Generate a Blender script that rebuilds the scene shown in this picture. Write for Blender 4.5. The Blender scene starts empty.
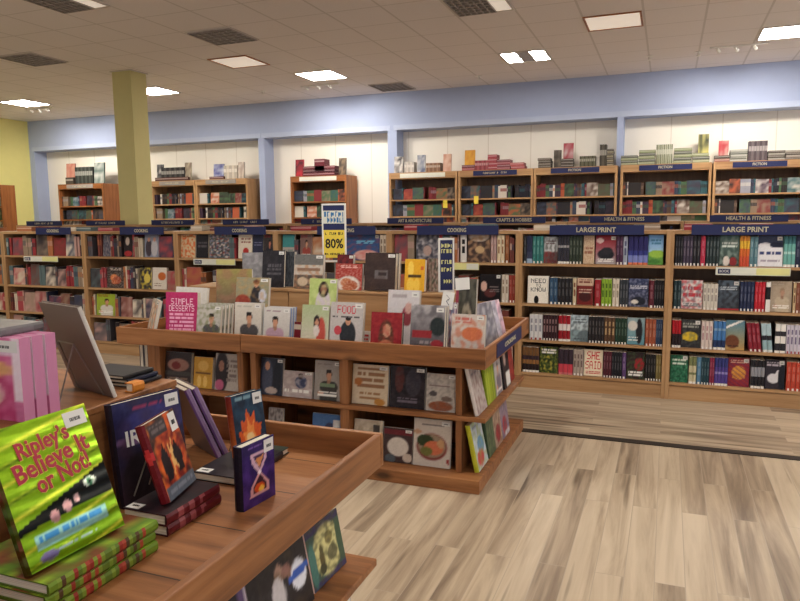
import bpy, bmesh, math, random
from mathutils import Vector, Matrix, noise
C = bpy.context.scene.collection
rng = random.Random(7)
PI = math.pi

# ------------------------------------------------------------------ camera data (calibrated from the room's straight lines)
FPX, YAW, PITCH, ROLL, EYE = 685.13, -0.371549, -0.121875, -0.009714, 1.5
_f = Vector((math.sin(YAW)*math.cos(PITCH), math.cos(YAW)*math.cos(PITCH), math.sin(PITCH)))
_r = _f.cross(Vector((0, 0, 1))).normalized(); _u = _r.cross(_f)
_r2 = _r*math.cos(ROLL) + _u*math.sin(ROLL); _u2 = -_r*math.sin(ROLL) + _u*math.cos(ROLL)

def at(px, py, Y):
    """the point of the plane y = Y seen at photograph pixel (px, py)"""
    d = _r2*((px-400)/FPX) - _u2*((py-300.5)/FPX) + _f
    return Vector((0, 0, EYE)) + d*(Y/d.y)
def atx(px, py, X):
    d = _r2*((px-400)/FPX) - _u2*((py-300.5)/FPX) + _f
    return Vector((0, 0, EYE)) + d*(X/d.x)

# ------------------------------------------------------------------ colour + materials
def lin(c):
    return tuple(((x/255)/12.92 if x/255 <= 0.04045 else ((x/255+0.055)/1.055)**2.4) for x in c)
def rgba(c): return (*lin(c), 1)
MATS = {}
def newmat(name):
    m = bpy.data.materials.new(name); m.use_nodes = True
    nt = m.node_tree; b = nt.nodes['Principled BSDF']
    MATS[name] = m
    return m, nt, b
def plain(name, c, rough=0.6, metal=0.0, spec=0.4, vary=.05):
    m, nt, b = newmat(name)
    b.inputs['Base Color'].default_value = rgba(c); b.inputs['Roughness'].default_value = rough
    b.inputs['Metallic'].default_value = metal; b.inputs['Specular IOR Level'].default_value = spec
    tc = nt.nodes.new('ShaderNodeTexCoord'); n = nt.nodes.new('ShaderNodeTexNoise'); n.inputs['Scale'].default_value = 9
    mx = nt.nodes.new('ShaderNodeMix'); mx.data_type = 'RGBA'
    mx.inputs['A'].default_value = rgba([x*(1-vary) for x in c]); mx.inputs['B'].default_value = rgba([min(255, x*(1+vary)) for x in c])
    nt.links.new(tc.outputs['Object'], n.inputs['Vector']); nt.links.new(n.outputs['Fac'], mx.inputs['Factor'])
    nt.links.new(mx.outputs['Result'], b.inputs['Base Color'])
    return m
def wood(name, dark, mid, light, axis=0, rough=0.45, knots=True, seam=0.0, scale=1.0):
    """grain runs along the axis (0 x, 1 y, 2 z); seam: board width across y"""
    m, nt, b = newmat(name); N = nt.nodes.new; L = nt.links.new
    tc = N('ShaderNodeTexCoord'); mp = N('ShaderNodeMapping')
    sc = [16*scale]*3; sc[axis] = 1.1*scale
    mp.inputs['Scale'].default_value = sc
    geo = N('ShaderNodeObjectInfo')
    L(tc.outputs['Object'], mp.inputs['Vector'])
    n = N('ShaderNodeTexNoise'); n.noise_dimensions = '4D'; n.inputs['Scale'].default_value = 1.4; n.inputs['Detail'].default_value = 6; n.inputs['Roughness'].default_value = 0.62
    L(mp.outputs['Vector'], n.inputs['Vector'])
    mul = N('ShaderNodeMath'); mul.operation = 'MULTIPLY'; mul.inputs[1].default_value = 17; L(geo.outputs['Random'], mul.inputs[0]); L(mul.outputs[0], n.inputs['W'])
    cr = N('ShaderNodeValToRGB'); cr.color_ramp.elements[0].position = 0.3; cr.color_ramp.elements[1].position = 0.72
    cr.color_ramp.elements[0].color = rgba(dark); cr.color_ramp.elements[1].color = rgba(light)
    e = cr.color_ramp.elements.new(0.5); e.color = rgba(mid)
    L(n.outputs['Fac'], cr.inputs['Fac']); out = cr.outputs['Color']
    if knots:
        v = N('ShaderNodeTexVoronoi'); mp2 = N('ShaderNodeMapping'); s2 = [5.0]*3; s2[axis] = 2.3
        mp2.inputs['Scale'].default_value = s2; L(tc.outputs['Object'], mp2.inputs['Vector']); L(mp2.outputs['Vector'], v.inputs['Vector']); v.inputs['Scale'].default_value = 1.0
        k = N('ShaderNodeMapRange'); k.inputs['From Min'].default_value = 0.06; k.inputs['From Max'].default_value = 0.17; k.inputs['To Min'].default_value = 0.8; k.inputs['To Max'].default_value = 0
        L(v.outputs['Distance'], k.inputs['Value'])
        mx = N('ShaderNodeMix'); mx.data_type = 'RGBA'; L(k.outputs['Result'], mx.inputs['Factor']); L(out, mx.inputs['A']); mx.inputs['B'].default_value = rgba([x*0.45 for x in dark]); out = mx.outputs['Result']
    if seam:
        sp = N('ShaderNodeSeparateXYZ'); L(tc.outputs['Object'], sp.inputs['Vector'])
        fr = N('ShaderNodeMath'); fr.operation = 'PINGPONG'; fr.inputs[1].default_value = seam/2; L(sp.outputs['Y'], fr.inputs[0])
        lt = N('ShaderNodeMath'); lt.operation = 'LESS_THAN'; lt.inputs[1].default_value = 0.0025; L(fr.outputs[0], lt.inputs[0])
        mx = N('ShaderNodeMix'); mx.data_type = 'RGBA'; L(lt.outputs[0], mx.inputs['Factor']); L(out, mx.inputs['A']); mx.inputs['B'].default_value = rgba([x*0.62 for x in dark]); out = mx.outputs['Result']
    L(out, b.inputs['Base Color']); b.inputs['Roughness'].default_value = rough; b.inputs['Specular IOR Level'].default_value = 0.35
    bp = N('ShaderNodeBump'); bp.inputs['Strength'].default_value = 0.12; bp.inputs['Distance'].default_value = 0.01; L(n.outputs['Fac'], bp.inputs['Height']); L(bp.outputs['Normal'], b.inputs['Normal'])
    return m
def printed(name, rough, metal=0.0, wave=0.0, spec=0.3):
    m, nt, b = newmat(name); N = nt.nodes.new; L = nt.links.new
    a = N('ShaderNodeVertexColor'); a.layer_name = 'Col'; L(a.outputs['Color'], b.inputs['Base Color'])
    b.inputs['Roughness'].default_value = rough; b.inputs['Metallic'].default_value = metal; b.inputs['Specular IOR Level'].default_value = spec
    tc = N('ShaderNodeTexCoord'); n = N('ShaderNodeTexNoise'); n.inputs['Scale'].default_value = 40
    L(tc.outputs['Object'], n.inputs['Vector']); bp = N('ShaderNodeBump'); bp.inputs['Strength'].default_value = 0.03; bp.inputs['Distance'].default_value = 0.002
    h = n.outputs['Fac']
    if wave:
        w = N('ShaderNodeTexWave'); w.wave_type = 'BANDS'; w.bands_direction = 'Z'; w.inputs['Scale'].default_value = 9; w.inputs['Distortion'].default_value = 1.2; w.inputs['Detail'].default_value = 1
        L(tc.outputs['Object'], w.inputs['Vector']); h = w.outputs['Fac']; bp.inputs['Strength'].default_value = wave; bp.inputs['Distance'].default_value = 0.01
    L(h, bp.inputs['Height']); L(bp.outputs['Normal'], b.inputs['Normal'])
    return m
def paper():
    m, nt, b = newmat('paper'); N = nt.nodes.new; L = nt.links.new
    tc = N('ShaderNodeTexCoord'); n = N('ShaderNodeTexNoise'); mp = N('ShaderNodeMapping'); mp.inputs['Scale'].default_value = (3, 700, 3)
    L(tc.outputs['Object'], mp.inputs['Vector']); L(mp.outputs['Vector'], n.inputs['Vector']); n.inputs['Scale'].default_value = 1
    cr = N('ShaderNodeValToRGB'); cr.color_ramp.elements[0].color = rgba((196, 184, 164)); cr.color_ramp.elements[1].color = rgba((240, 232, 216))
    cr.color_ramp.elements[0].position = 0.3; cr.color_ramp.elements[1].position = 0.7
    L(n.outputs['Fac'], cr.inputs['Fac']); L(cr.outputs['Color'], b.inputs['Base Color']); b.inputs['Roughness'].default_value = 0.85
    return m
def emit(name, c, s):
    m, nt, b = newmat(name)
    b.inputs['Base Color'].default_value = rgba((230, 230, 230)); b.inputs['Emission Color'].default_value = rgba(c); b.inputs['Emission Strength'].default_value = s
    return m
PINE = dict(dark=(108, 68, 40), mid=(150, 98, 58), light=(178, 124, 78))
for ax, s in ((0, 'x'), (1, 'y'), (2, 'z')):
    wood('pine_'+s, axis=ax, **PINE)
    wood('maple_'+s, (150, 112, 74), (178, 138, 96), (196, 158, 114), axis=ax, knots=False)
    wood('oak_'+s, (118, 70, 36), (152, 94, 52), (176, 114, 66), axis=ax, knots=False)
wood('pine_floor', axis=0, seam=0.25, **PINE)
wood('back_ply', (92, 66, 44), (112, 82, 56), (128, 96, 66), axis=2, knots=False)
printed('print', 0.38); printed('matte_print', 0.6); printed('foil', 0.3, 0.55, 0.35)
paper()
plain('navy', (30, 38, 84), 0.5); plain('white_plastic', (228, 226, 220), 0.5); plain('cream_ink', (214, 206, 176), 0.6); plain('dim_ink', (192, 184, 156), 0.6)
plain('wire', (150, 146, 140), 0.35, 0.8); plain('black_rubber', (52, 44, 38), 0.6); plain('black_ink', (24, 22, 24), 0.6)
plain('yellow_card', (232, 206, 74), 0.6); plain('pale_strip', (222, 222, 208), 0.5); plain('yellow_strip', (226, 222, 150), 0.5)
plain('blue_wall', (172, 184, 214), 0.8, spec=0.2, vary=.012); plain('blue_trim', (184, 195, 220), 0.7, spec=0.2, vary=.01); plain('yellow_wall', (236, 228, 150), 0.8, spec=0.2, vary=.012)
plain('olive', (198, 189, 134), 0.8, spec=0.2, vary=.015); plain('louvre_grey', (150, 144, 138), 0.4); plain('frame_white', (196, 188, 180), 0.5)
plain('teal_card', (60, 120, 170), 0.5)
emit('lamp_lens', (255, 248, 238), 46.0); emit('dull_lens', (255, 236, 214), 0.35)  # dull lens: weak glow for the dim panels and pale ends

def panel_wall():
    m, nt, b = newmat('cream_panel'); N = nt.nodes.new; L = nt.links.new
    tc = N('ShaderNodeTexCoord'); sp = N('ShaderNodeSeparateXYZ'); L(tc.outputs['Object'], sp.inputs['Vector'])
    pp = N('ShaderNodeMath'); pp.operation = 'PINGPONG'; pp.inputs[1].default_value = 0.34; L(sp.outputs['X'], pp.inputs[0])
    lt = N('ShaderNodeMath'); lt.operation = 'LESS_THAN'; lt.inputs[1].default_value = 0.007; L(pp.outputs[0], lt.inputs[0])
    mx = N('ShaderNodeMix'); mx.data_type = 'RGBA'; L(lt.outputs[0], mx.inputs['Factor']); mx.inputs['A'].default_value = rgba((246, 240, 228)); mx.inputs['B'].default_value = rgba((226, 217, 202))
    L(mx.outputs['Result'], b.inputs['Base Color']); b.inputs['Roughness'].default_value = 0.7
panel_wall()
def ceiling_mat():
    m, nt, b = newmat('ceiling_tile'); N = nt.nodes.new; L = nt.links.new
    tc = N('ShaderNodeTexCoord'); sp = N('ShaderNodeSeparateXYZ'); L(tc.outputs['Object'], sp.inputs['Vector'])
    def line(sock, off, width):
        a = N('ShaderNodeMath'); a.operation = 'ADD'; a.inputs[1].default_value = off; L(sock, a.inputs[0])
        pp = N('ShaderNodeMath'); pp.operation = 'PINGPONG'; pp.inputs[1].default_value = 0.2925; L(a.outputs[0], pp.inputs[0])
        lt = N('ShaderNodeMath'); lt.operation = 'LESS_THAN'; lt.inputs[1].default_value = width; L(pp.outputs[0], lt.inputs[0]); return lt.outputs[0]
    lx = line(sp.outputs['X'], -0.287, 0.011); ly = line(sp.outputs['Y'], -8.66, 0.008)
    mxx = N('ShaderNodeMath'); mxx.operation = 'MAXIMUM'; L(lx, mxx.inputs[0]); L(ly, mxx.inputs[1])
    n = N('ShaderNodeTexNoise'); n.inputs['Scale'].default_value = 60; n.inputs['Detail'].default_value = 3; L(tc.outputs['Object'], n.inputs['Vector'])
    cr = N('ShaderNodeValToRGB'); cr.color_ramp.elements[0].color = rgba((222, 218, 218)); cr.color_ramp.elements[1].color = rgba((234, 230, 230)); L(n.outputs['Fac'], cr.inputs['Fac'])
    mx = N('ShaderNodeMix'); mx.data_type = 'RGBA'; L(mxx.outputs[0], mx.inputs['Factor']); L(cr.outputs['Color'], mx.inputs['A']); mx.inputs['B'].default_value = rgba((206, 202, 200))
    L(mx.outputs['Result'], b.inputs['Base Color']); b.inputs['Roughness'].default_value = 0.9; b.inputs['Specular IOR Level'].default_value = 0.1
ceiling_mat()
def floor_mat(name, along_y, pw, pl):
    m, nt, b = newmat(name); N = nt.nodes.new; L = nt.links.new
    tc = N('ShaderNodeTexCoord'); mp = N('ShaderNodeMapping')
    if along_y: mp.inputs['Rotation'].default_value = (0, 0, PI/2)
    L(tc.outputs['Object'], mp.inputs['Vector'])
    br = N('ShaderNodeTexBrick'); L(mp.outputs['Vector'], br.inputs['Vector'])
    br.inputs['Scale'].default_value = 1; br.inputs['Brick Width'].default_value = pl; br.inputs['Row Height'].default_value = pw
    br.inputs['Mortar Size'].default_value = 0.0018; br.inputs['Mortar Smooth'].default_value = 0.3; br.offset = 0.37; br.offset_frequency = 2
    br.inputs['Color1'].default_value = (0, 0, 0, 1); br.inputs['Color2'].default_value = (1, 1, 1, 1); br.inputs['Mortar'].default_value = (0.4, 0.4, 0.4, 1)
    m2 = N('ShaderNodeMapping'); m2.inputs['Scale'].default_value = (0.55, 8, 1); L(mp.outputs['Vector'], m2.inputs['Vector'])
    mu = N('ShaderNodeMath'); mu.operation = 'MULTIPLY'; mu.inputs[1].default_value = 31; L(br.outputs['Color'], mu.inputs[0])
    n = N('ShaderNodeTexNoise'); n.noise_dimensions = '4D'; n.inputs['Scale'].default_value = 1.5; n.inputs['Detail'].default_value = 5; n.inputs['Roughness'].default_value = 0.6; n.inputs['Distortion'].default_value = 0.7
    L(m2.outputs['Vector'], n.inputs['Vector']); L(mu.outputs[0], n.inputs['W'])
    ad = N('ShaderNodeMath'); ad.operation = 'MULTIPLY_ADD'; ad.inputs[1].default_value = 0.2; L(br.outputs['Color'], ad.inputs[0]); L(n.outputs['Fac'], ad.inputs[2])
    cr = N('ShaderNodeValToRGB'); es = cr.color_ramp.elements
    es[0].position = 0.34; es[0].color = rgba((118, 100, 82)); es[1].position = 0.82; es[1].color = rgba((204, 186, 160))
    for p, c in ((0.46, (145, 126, 105)), (0.55, (169, 149, 125)), (0.66, (189, 170, 144))):
        e = es.new(p); e.color = rgba(c)
    L(ad.outputs[0], cr.inputs['Fac'])
    # thin dark cracks
    m3 = N('ShaderNodeMapping'); m3.inputs['Scale'].default_value = (0.8, 14, 1); L(mp.outputs['Vector'], m3.inputs['Vector'])
    n3 = N('ShaderNodeTexNoise'); n3.noise_dimensions = '4D'; n3.inputs['Scale'].default_value = 1.1; n3.inputs['Detail'].default_value = 2; L(m3.outputs['Vector'], n3.inputs['Vector']); L(mu.outputs[0], n3.inputs['W'])
    k = N('ShaderNodeMapRange'); k.inputs['From Min'].default_value = 0.64; k.inputs['From Max'].default_value = 0.72; k.inputs['To Min'].default_value = 0; k.inputs['To Max'].default_value = 0.8; L(n3.outputs['Fac'], k.inputs['Value'])
    mx = N('ShaderNodeMix'); mx.data_type = 'RGBA'; L(k.outputs['Result'], mx.inputs['Factor']); L(cr.outputs['Color'], mx.inputs['A']); mx.inputs['B'].default_value = rgba((92, 74, 56))
    mo = N('ShaderNodeMix'); mo.data_type = 'RGBA'; L(br.outputs['Fac'], mo.inputs['Factor']); L(mx.outputs['Result'], mo.inputs['A']); mo.inputs['B'].default_value = rgba((172, 156, 136))
    L(mo.outputs['Result'], b.inputs['Base Color']); b.inputs['Roughness'].default_value = 0.42; b.inputs['Specular IOR Level'].default_value = 0.4
floor_mat('floor_near', True, 0.118, 1.2); floor_mat('floor_far', False, 0.125, 1.25)

# ------------------------------------------------------------------ mesh helpers
class MB:
    def __init__(s): s.bm = bmesh.new(); s.cl = s.bm.loops.layers.float_color.new('Col')
    def face(s, vs, mi=0, col=None):
        f = s.bm.faces.new(vs); f.material_index = mi
        if col is not None:
            c = rgba(col)
            for l in f.loops: l[s.cl] = c
        return f
    def box(s, x0, y0, z0, x1, y1, z1, mi=0, col=None, M=None):
        P = [Vector((x, y, z)) for z in (z0, z1) for y in (y0, y1) for x in (x0, x1)]
        if M: P = [M @ p for p in P]
        v = [s.bm.verts.new(p) for p in P]
        for q in ((0, 2, 3, 1), (4, 5, 7, 6), (0, 1, 5, 4), (2, 6, 7, 3), (0, 4, 6, 2), (1, 3, 7, 5)): s.face([v[i] for i in q], mi, col)
        return s
    def tube(s, pts, r, n=6, mi=0):
        pts = [Vector(p) for p in pts]; rings = []
        for i, p in enumerate(pts):
            d = (pts[min(i+1, len(pts)-1)] - pts[max(i-1, 0)]).normalized()
            a = d.orthogonal().normalized(); b = d.cross(a)
            rings.append([s.bm.verts.new(p + a*r*math.cos(2*PI*k/n) + b*r*math.sin(2*PI*k/n)) for k in range(n)])
        for A, B in zip(rings, rings[1:]):
            for k in range(n): s.face([A[k], A[(k+1) % n], B[(k+1) % n], B[k]], mi)
        s.face(rings[0][::-1], mi); s.face(rings[-1], mi)
        return s
    def lathe(s, prof, n=16, mi=0):
        rings = [[s.bm.verts.new((r*math.cos(2*PI*k/n), r*math.sin(2*PI*k/n), z)) for k in range(n)] for r, z in prof]
        for A, B in zip(rings, rings[1:]):
            for k in range(n): s.face([A[k], A[(k+1) % n], B[(k+1) % n], B[k]], mi)
        s.face(rings[0][::-1], mi); s.face(rings[-1], mi)
        return s
    def bevel(s, w, seg=2):
        bmesh.ops.bevel(s.bm, geom=s.bm.edges[:], offset=w, segments=seg, affect='EDGES', profile=0.5); return s
    def mesh(s, name, mats):
        bmesh.ops.recalc_face_normals(s.bm, faces=s.bm.faces[:])
        me = bpy.data.meshes.new(name); s.bm.to_mesh(me); s.bm.free()
        for m in mats: me.materials.append(MATS[m])
        return me
    def build(s, name, mats, parent=None, loc=(0, 0, 0), rot=(0, 0, 0)):
        if isinstance(mats, str): mats = [mats]
        return link(name, s.mesh(name, mats), parent, loc, rot)
def link(name, me, parent=None, loc=(0, 0, 0), rot=(0, 0, 0)):
    o = bpy.data.objects.new(name, me); C.objects.link(o); o.location = loc; o.rotation_euler = rot
    if parent: o.parent = parent
    return o
def tag(o, label, cat, group=None, kind=None):
    o['label'] = label; o['category'] = cat
    if group: o['group'] = group
    if kind: o['kind'] = kind
    return o
def struct(o): o['kind'] = 'structure'; return o
def thing(name, label, cat, loc=(0, 0, 0), rz=0, group=None):
    o = bpy.data.objects.new(name, None); C.objects.link(o); o.location = loc; o.rotation_euler = (0, 0, rz); o.empty_display_size = 0.1
    return tag(o, label, cat, group)
def box(name, mat, a, b, parent=None, bev=0.0):
    m = MB().box(*a, *b)
    if bev: m.bevel(bev)
    return m.build(name, mat, parent)
_tm = {}
def text_mesh(body, size, depth=0.0008, width=None, bold=0.0):
    key = (body, size, depth, width, bold)
    if key in _tm: return _tm[key]
    cu = bpy.data.curves.new('lettering', 'FONT'); cu.body = body; cu.size = size; cu.align_x = 'CENTER'; cu.align_y = 'CENTER'; cu.extrude = depth; cu.offset = bold; cu.resolution_u = 2
    o = bpy.data.objects.new('lettering', cu); C.objects.link(o); bpy.context.view_layer.update()
    me = bpy.data.meshes.new_from_object(o.evaluated_get(bpy.context.evaluated_depsgraph_get()))
    bpy.data.objects.remove(o); bpy.data.curves.remove(cu)
    if width:
        xs = [v.co.x for v in me.vertices]; k = width/(max(xs)-min(xs))
        for v in me.vertices: v.co.x *= k
    _tm[key] = me; return me
def letters(name, body, size, mat, parent, loc, rot=(PI/2, 0, 0), width=None, bold=0.0):
    me = text_mesh(body, size, 0.0008, width, bold).copy(); me.materials.clear(); me.materials.append(MATS[mat])
    return link(name, me, parent, loc, rot)

def worn_letters(x, y, z, w, h, mat, parent, seed):
    """a line of print too small to read: uneven upright strokes"""
    r = random.Random(seed); m = MB(); q = x-w/2
    while q < x+w/2:
        b = r.uniform(.45, .8)*h
        if r.random() > .14: m.box(q, y-.0008, z-h/2, min(q+b*.35, x+w/2), y, z+h/2*r.choice([1, 1, .7])); m.box(q, y-.0008, z+(h*.3 if r.random() < .5 else -h*.5), min(q+b*.8, x+w/2), y, z+(h*.5 if r.random() < .5 else -h*.28))
        q += b*1.15
    return m.build('lettering', mat, parent)

# ------------------------------------------------------------------ cover art: layers painted onto the vertex grid of a cover
F57 = {k: v for k, v in zip('ABCDEFGHIJKLMNOPQRSTUVWXYZ0123456789%!&', (
 '0E11111F111111 1E11111E11111E 0E11101010110E 1E11111111111E 1F10101E10101F 1F10101E101010 0E11101711110F 1111111F111111 0E04040404040E 0702020202120C 11121418141211 1010101010101F 111B1515111111 11191513111111 0E11111111110E 1E11111E101010 0E11111115120D 1E11111E141211 0F10100E01011E 1F040404040404 1111111111110E 11111111110A04 1111111515150A 11110A040A1111 11110A04040404 1F01020408101F '
 '0E11131519110E 040C040404040E 0E11010204081F 1F02040201110E 02060A121F0202 1F101E0101110E 0608101E11110E 1F010204080808 0E11110E11110E 0E11110F01020C 18190204081303 04040404040004 0C12140815120D').split())}
F57 = {k: [int(v[i:i+2], 16) for i in range(0, 14, 2)] for k, v in F57.items()}
def bit(text, u, v):
    n = len(text)*6-1; x = int(u*n); y = int((1-v)*7); x = min(max(x, 0), n-1); y = min(max(y, 0), 6)
    ch, cx = divmod(x, 6)
    if cx == 5 or text[ch] not in F57: return False
    return bool(F57[text[ch]][y] >> (4-cx) & 1)
def mixc(a, b, t): return tuple(x+(y-x)*t for x, y in zip(a, b))
def art(*layers):
    def f(u, v):
        c = (128, 128, 128)
        for L in layers:
            k = L[0]
            if k == 'f': c = L[1]
            elif k == 'g': c = mixc(L[1], L[2], v)
            elif k == 'e':
                d = ((u-L[1])/L[3])**2 + ((v-L[2])/L[4])**2
                if d < 1: c = mixc(c, L[5], min(1, (1-d)*4))
            elif k == 'r':
                if L[1] <= u <= L[3] and L[2] <= v <= L[4]: c = L[5]
            elif k == 't':
                if L[2] <= u <= L[4] and L[3] <= v <= L[5] and bit(L[1], (u-L[2])/(L[4]-L[2]), (v-L[3])/(L[5]-L[3])): c = L[6]
            elif k == 'b':     # lines of small print
                if L[1] <= u <= L[3] and L[2] <= v <= L[4]:
                    q = (v-L[2])/(L[4]-L[2])*L[6]; row = int(q)
                    if q-row > 0.42 and noise.noise(Vector((u*26, row*7.3, L[1]*9))) > -0.22: c = L[5]
            elif k == 'p':     # polygon
                P = L[1]; ins = False
                for (xa, ya), (xb, yb) in zip(P, P[1:]+P[:1]):
                    if (ya > v) != (yb > v) and u < (xb-xa)*(v-ya)/(yb-ya)+xa: ins = not ins
                if ins: c = L[2]
            elif k == 'n':
                t = noise.noise(Vector((u*L[2]+L[4]*3.7, v*L[2]*1.3, L[4])))*0.5+0.5
                c = mixc(c, L[1], min(1, max(0, (t-0.42)*4))*L[3])
            elif k == 's':
                t = (u*math.cos(L[2])+v*math.sin(L[2]))*L[3] % 1
                if t < L[4]: c = mixc(c, L[1], 1-abs(t/L[4]-0.5)*1.6)
            elif k == 'd':     # diagonal band v between a+b*u and c+d*u
                if L[1]+L[2]*u < v < L[3]+L[4]*u: c = L[5]
        d = 9*noise.noise(Vector((u*17+c[0], v*23, c[2]*.1)))+8*noise.noise(Vector((u*41, v*53, c[1]*.1)))   # fine print detail
        return tuple(min(248, max(14, 116+(x-116)*1.09+d)) for x in c)
    f.fine = 2.2*max([0]+[6*len(L[1])/(L[4]-L[2]) for L in layers if L[0] == 't'])
    return f
W, K = (236, 232, 224), (26, 24, 28)
def portrait(bg, cloth, hair=(38, 28, 24), skin=(196, 146, 116), title=(150, 40, 46), cx=0.55, extra=()):
    return art(('g', mixc(bg, (120, 110, 100), 0.25), bg), ('e', cx, 0.1, 0.36, 0.42, cloth), ('e', cx-.12, 0.34, 0.24, 0.16, cloth), ('e', cx+.12, 0.34, 0.24, 0.16, cloth), ('e', cx, 0.5, 0.075, 0.1, mixc(skin, K, .2)),
               ('e', cx, 0.665, 0.115, 0.125, hair), ('e', cx, 0.625, 0.1, 0.115, skin), ('e', cx-.01, 0.74, 0.11, 0.045, hair), ('e', cx-.3, 0.18, 0.12, 0.06, skin), ('b', 0.08, 0.88, 0.62, 0.97, title, 2), ('b', 0.12, 0.08, 0.88, 0.22, W, 2), *extra)
def food(bg, plate, a, b, title=(90, 60, 40), cy=0.4):
    return art(('f', bg), ('e', 0.5, cy, 0.46, 0.36, mixc(plate, (90, 80, 70), .3)), ('e', 0.5, cy, 0.43, 0.33, plate), ('e', 0.42, cy+0.08, 0.24, 0.18, a), ('e', 0.6, cy-0.03, 0.26, 0.2, b), ('e', 0.45, cy-0.12, 0.2, 0.12, mixc(a, b, .5)),
               ('n', W, 14, 0.35, 3), ('b', 0.18, 0.82, 0.82, 0.94, title, 2))
def scene_art(sky, land, acc, title, sd=1):
    return art(('g', mixc(sky, W, .4), sky), ('e', 0.3, 0.05, 0.9, 0.42, land), ('e', 0.85, 0.2, 0.5, 0.25, mixc(land, K, .3)), ('n', acc, 6, 0.7, sd), ('b', 0.12, 0.66, 0.88, 0.86, title, 2), ('b', 0.2, 0.05, 0.8, 0.12, title, 1))
def type_art(bg, ink, words, rows=None, foot=None):
    L = [('f', bg)]; n = len(words)
    for i, w in enumerate(words):
        v1 = 0.92-i*(0.72/n); L.append(('t', w, 0.1, v1-0.72/n*0.8, 0.9, v1, ink))
    if foot: L.append(('b', 0.15, 0.05, 0.85, 0.16, foot, 2))
    return art(*L)

# ------------------------------------------------------------------ books
def book_mesh(w, h, t, cover, spine, back, nu=1, nv=4, pages=True, cased=False, mat='print'):
    """origin: bottom front corner at the spine; cover faces -y, spine faces -x. cased: a U-shaped cover (the page block is a part of its own)"""
    m = MB(); bm = m.bm; c = 0.0028
    fr = [[bm.verts.new((w*i/nu, 0, h*j/nv)) for i in range(nu+1)] for j in range(nv+1)]
    bl = [bm.verts.new((0, t, h*j/nv)) for j in range(nv+1)]
    rr = min(.004, t*.22)
    mid = [[bm.verts.new((-rr, t*q, h*j/nv)) for j in range(nv+1)] for q in (.27, .73)]
    for j in range(nv):
        for i in range(nu):
            f = m.face([fr[j][i], fr[j][i+1], fr[j+1][i+1], fr[j+1][i]])
            for l, (a, b) in zip(f.loops, ((i, j), (i+1, j), (i+1, j+1), (i, j+1))):
                l[m.cl] = rgba(cover((a+.0)/nu, (b+.0)/nv) if nu > 1 else cover(.5, (j+.5)/nv))
        cs = [[fr[k][0], mid[0][k], mid[1][k], bl[k]] for k in (j, j+1)]
        for q in range(3):
            f = m.face([cs[0][q+1], cs[0][q], cs[1][q], cs[1][q+1]])
            k = rgba(spine((.1, .5, .9)[q], (j+.5)/nv))
            for l in f.loops: l[m.cl] = k
    if cased:
        q = lambda x, y: [bm.verts.new((x, y, z)) for z in (0, h)]
        Cc, D, E_, Fv, G = q(w, c), q(c, c), q(c, t-c), q(w, t-c), q(w, t)
        m.face([fr[j][nu] for j in range(nv+1)] + [Cc[1], Cc[0]], 0, back)
        for A, B in ((Cc, D), (D, E_), (E_, Fv), (Fv, G)): m.face([A[0], B[0], B[1], A[1]], 0, back)
        m.face([G[0]] + bl + [G[1]], 0, back)
        for k, row in ((0, fr[0]), (1, fr[nv])): m.face(list(row) + [Cc[k], D[k], E_[k], Fv[k], G[k], bl[0 if k == 0 else nv], mid[1][0 if k == 0 else nv], mid[0][0 if k == 0 else nv]], 0, back)
    else:
        G = [bm.verts.new((w, t, 0)), bm.verts.new((w, t, h))]
        mi = 1 if pages else 0
        m.face([G[0]] + bl + [G[1]], 0, back)
        m.face([fr[j][nu] for j in range(nv+1)] + [G[1], G[0]], mi, back)
        m.face(list(fr[0]) + [G[0], bl[0], mid[1][0], mid[0][0]], mi, back); m.face(list(fr[nv]) + [G[1], bl[nv], mid[1][nv], mid[0][nv]], mi, back)
    return m.mesh('book', [mat, 'paper'])
def page_block(w, h, t, parent):
    return MB().box(0.0032, 0.003, 0.003, w-0.004, t-0.003, h-0.003).build('page_block', 'paper', parent)
def sticker(parent, w, h, sw, sh, u=None, v=None):
    x1 = w*0.97 if u is None else u*w; z1 = h*0.97 if v is None else v*h
    s = MB().box(x1-sw, -0.0008, z1-sh, x1, -0.0002, z1).build('price_sticker', 'white_plastic', parent)
    s['label'] = 'white price sticker'
    m = MB()
    for k in range(9): m.box(x1-sw*(0.74-.056*k), -0.0012, z1-sh*0.66, x1-sw*(0.74-.056*k-.026-.012*(k % 3 == 1)), -0.0007, z1-sh*0.42)
    m.build('barcode', 'black_ink', s)
    return s
def pose(o, loc, rz, lean, t, lift=True):
    z = loc[2] + (t*math.sin(lean) if lift else 0)
    o.location = (loc[0], loc[1], z); o.rotation_euler = (-lean, 0, rz)
ALL_BOOKS = []
def book(name, label, loc, rz, lean, w, h, t, cover, spine=None, back=(60, 55, 60), nu=14, nv=18, cased=True, price=None, group=None, mat='print', pages=True):
    """price: (sw, sh) of a sticker at the cover's upper right"""
    if spine is None: spine = art(('f', back))
    if not callable(spine): spine = art(('f', spine))
    fine = getattr(cover, 'fine', 0)
    if fine: nu = max(nu, int(fine)); nv = max(nv, int(fine*1.3))
    o = link(name, book_mesh(w, h, t, cover, spine, back, nu, nv, pages, cased, mat))
    if cased: page_block(w, h, t, o)
    if price: sticker(o, w, h, *price)
    pose(o, loc, rz, lean, t); tag(o, label, 'book', group); ALL_BOOKS.append(o)
    return o
def clone(o, loc, rz, lean, t, label, group=None):
    c = o.copy(); C.objects.link(c)
    for ch in list(o.children):
        d = ch.copy(); C.objects.link(d); d.parent = c
        for g in list(ch.children):
            e = g.copy(); C.objects.link(e); e.parent = d
    pose(c, loc, rz, lean, t); c['label'] = label
    if group: c['group'] = group
    elif 'group' in c: del c['group']
    ALL_BOOKS.append(c); return c
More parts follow.
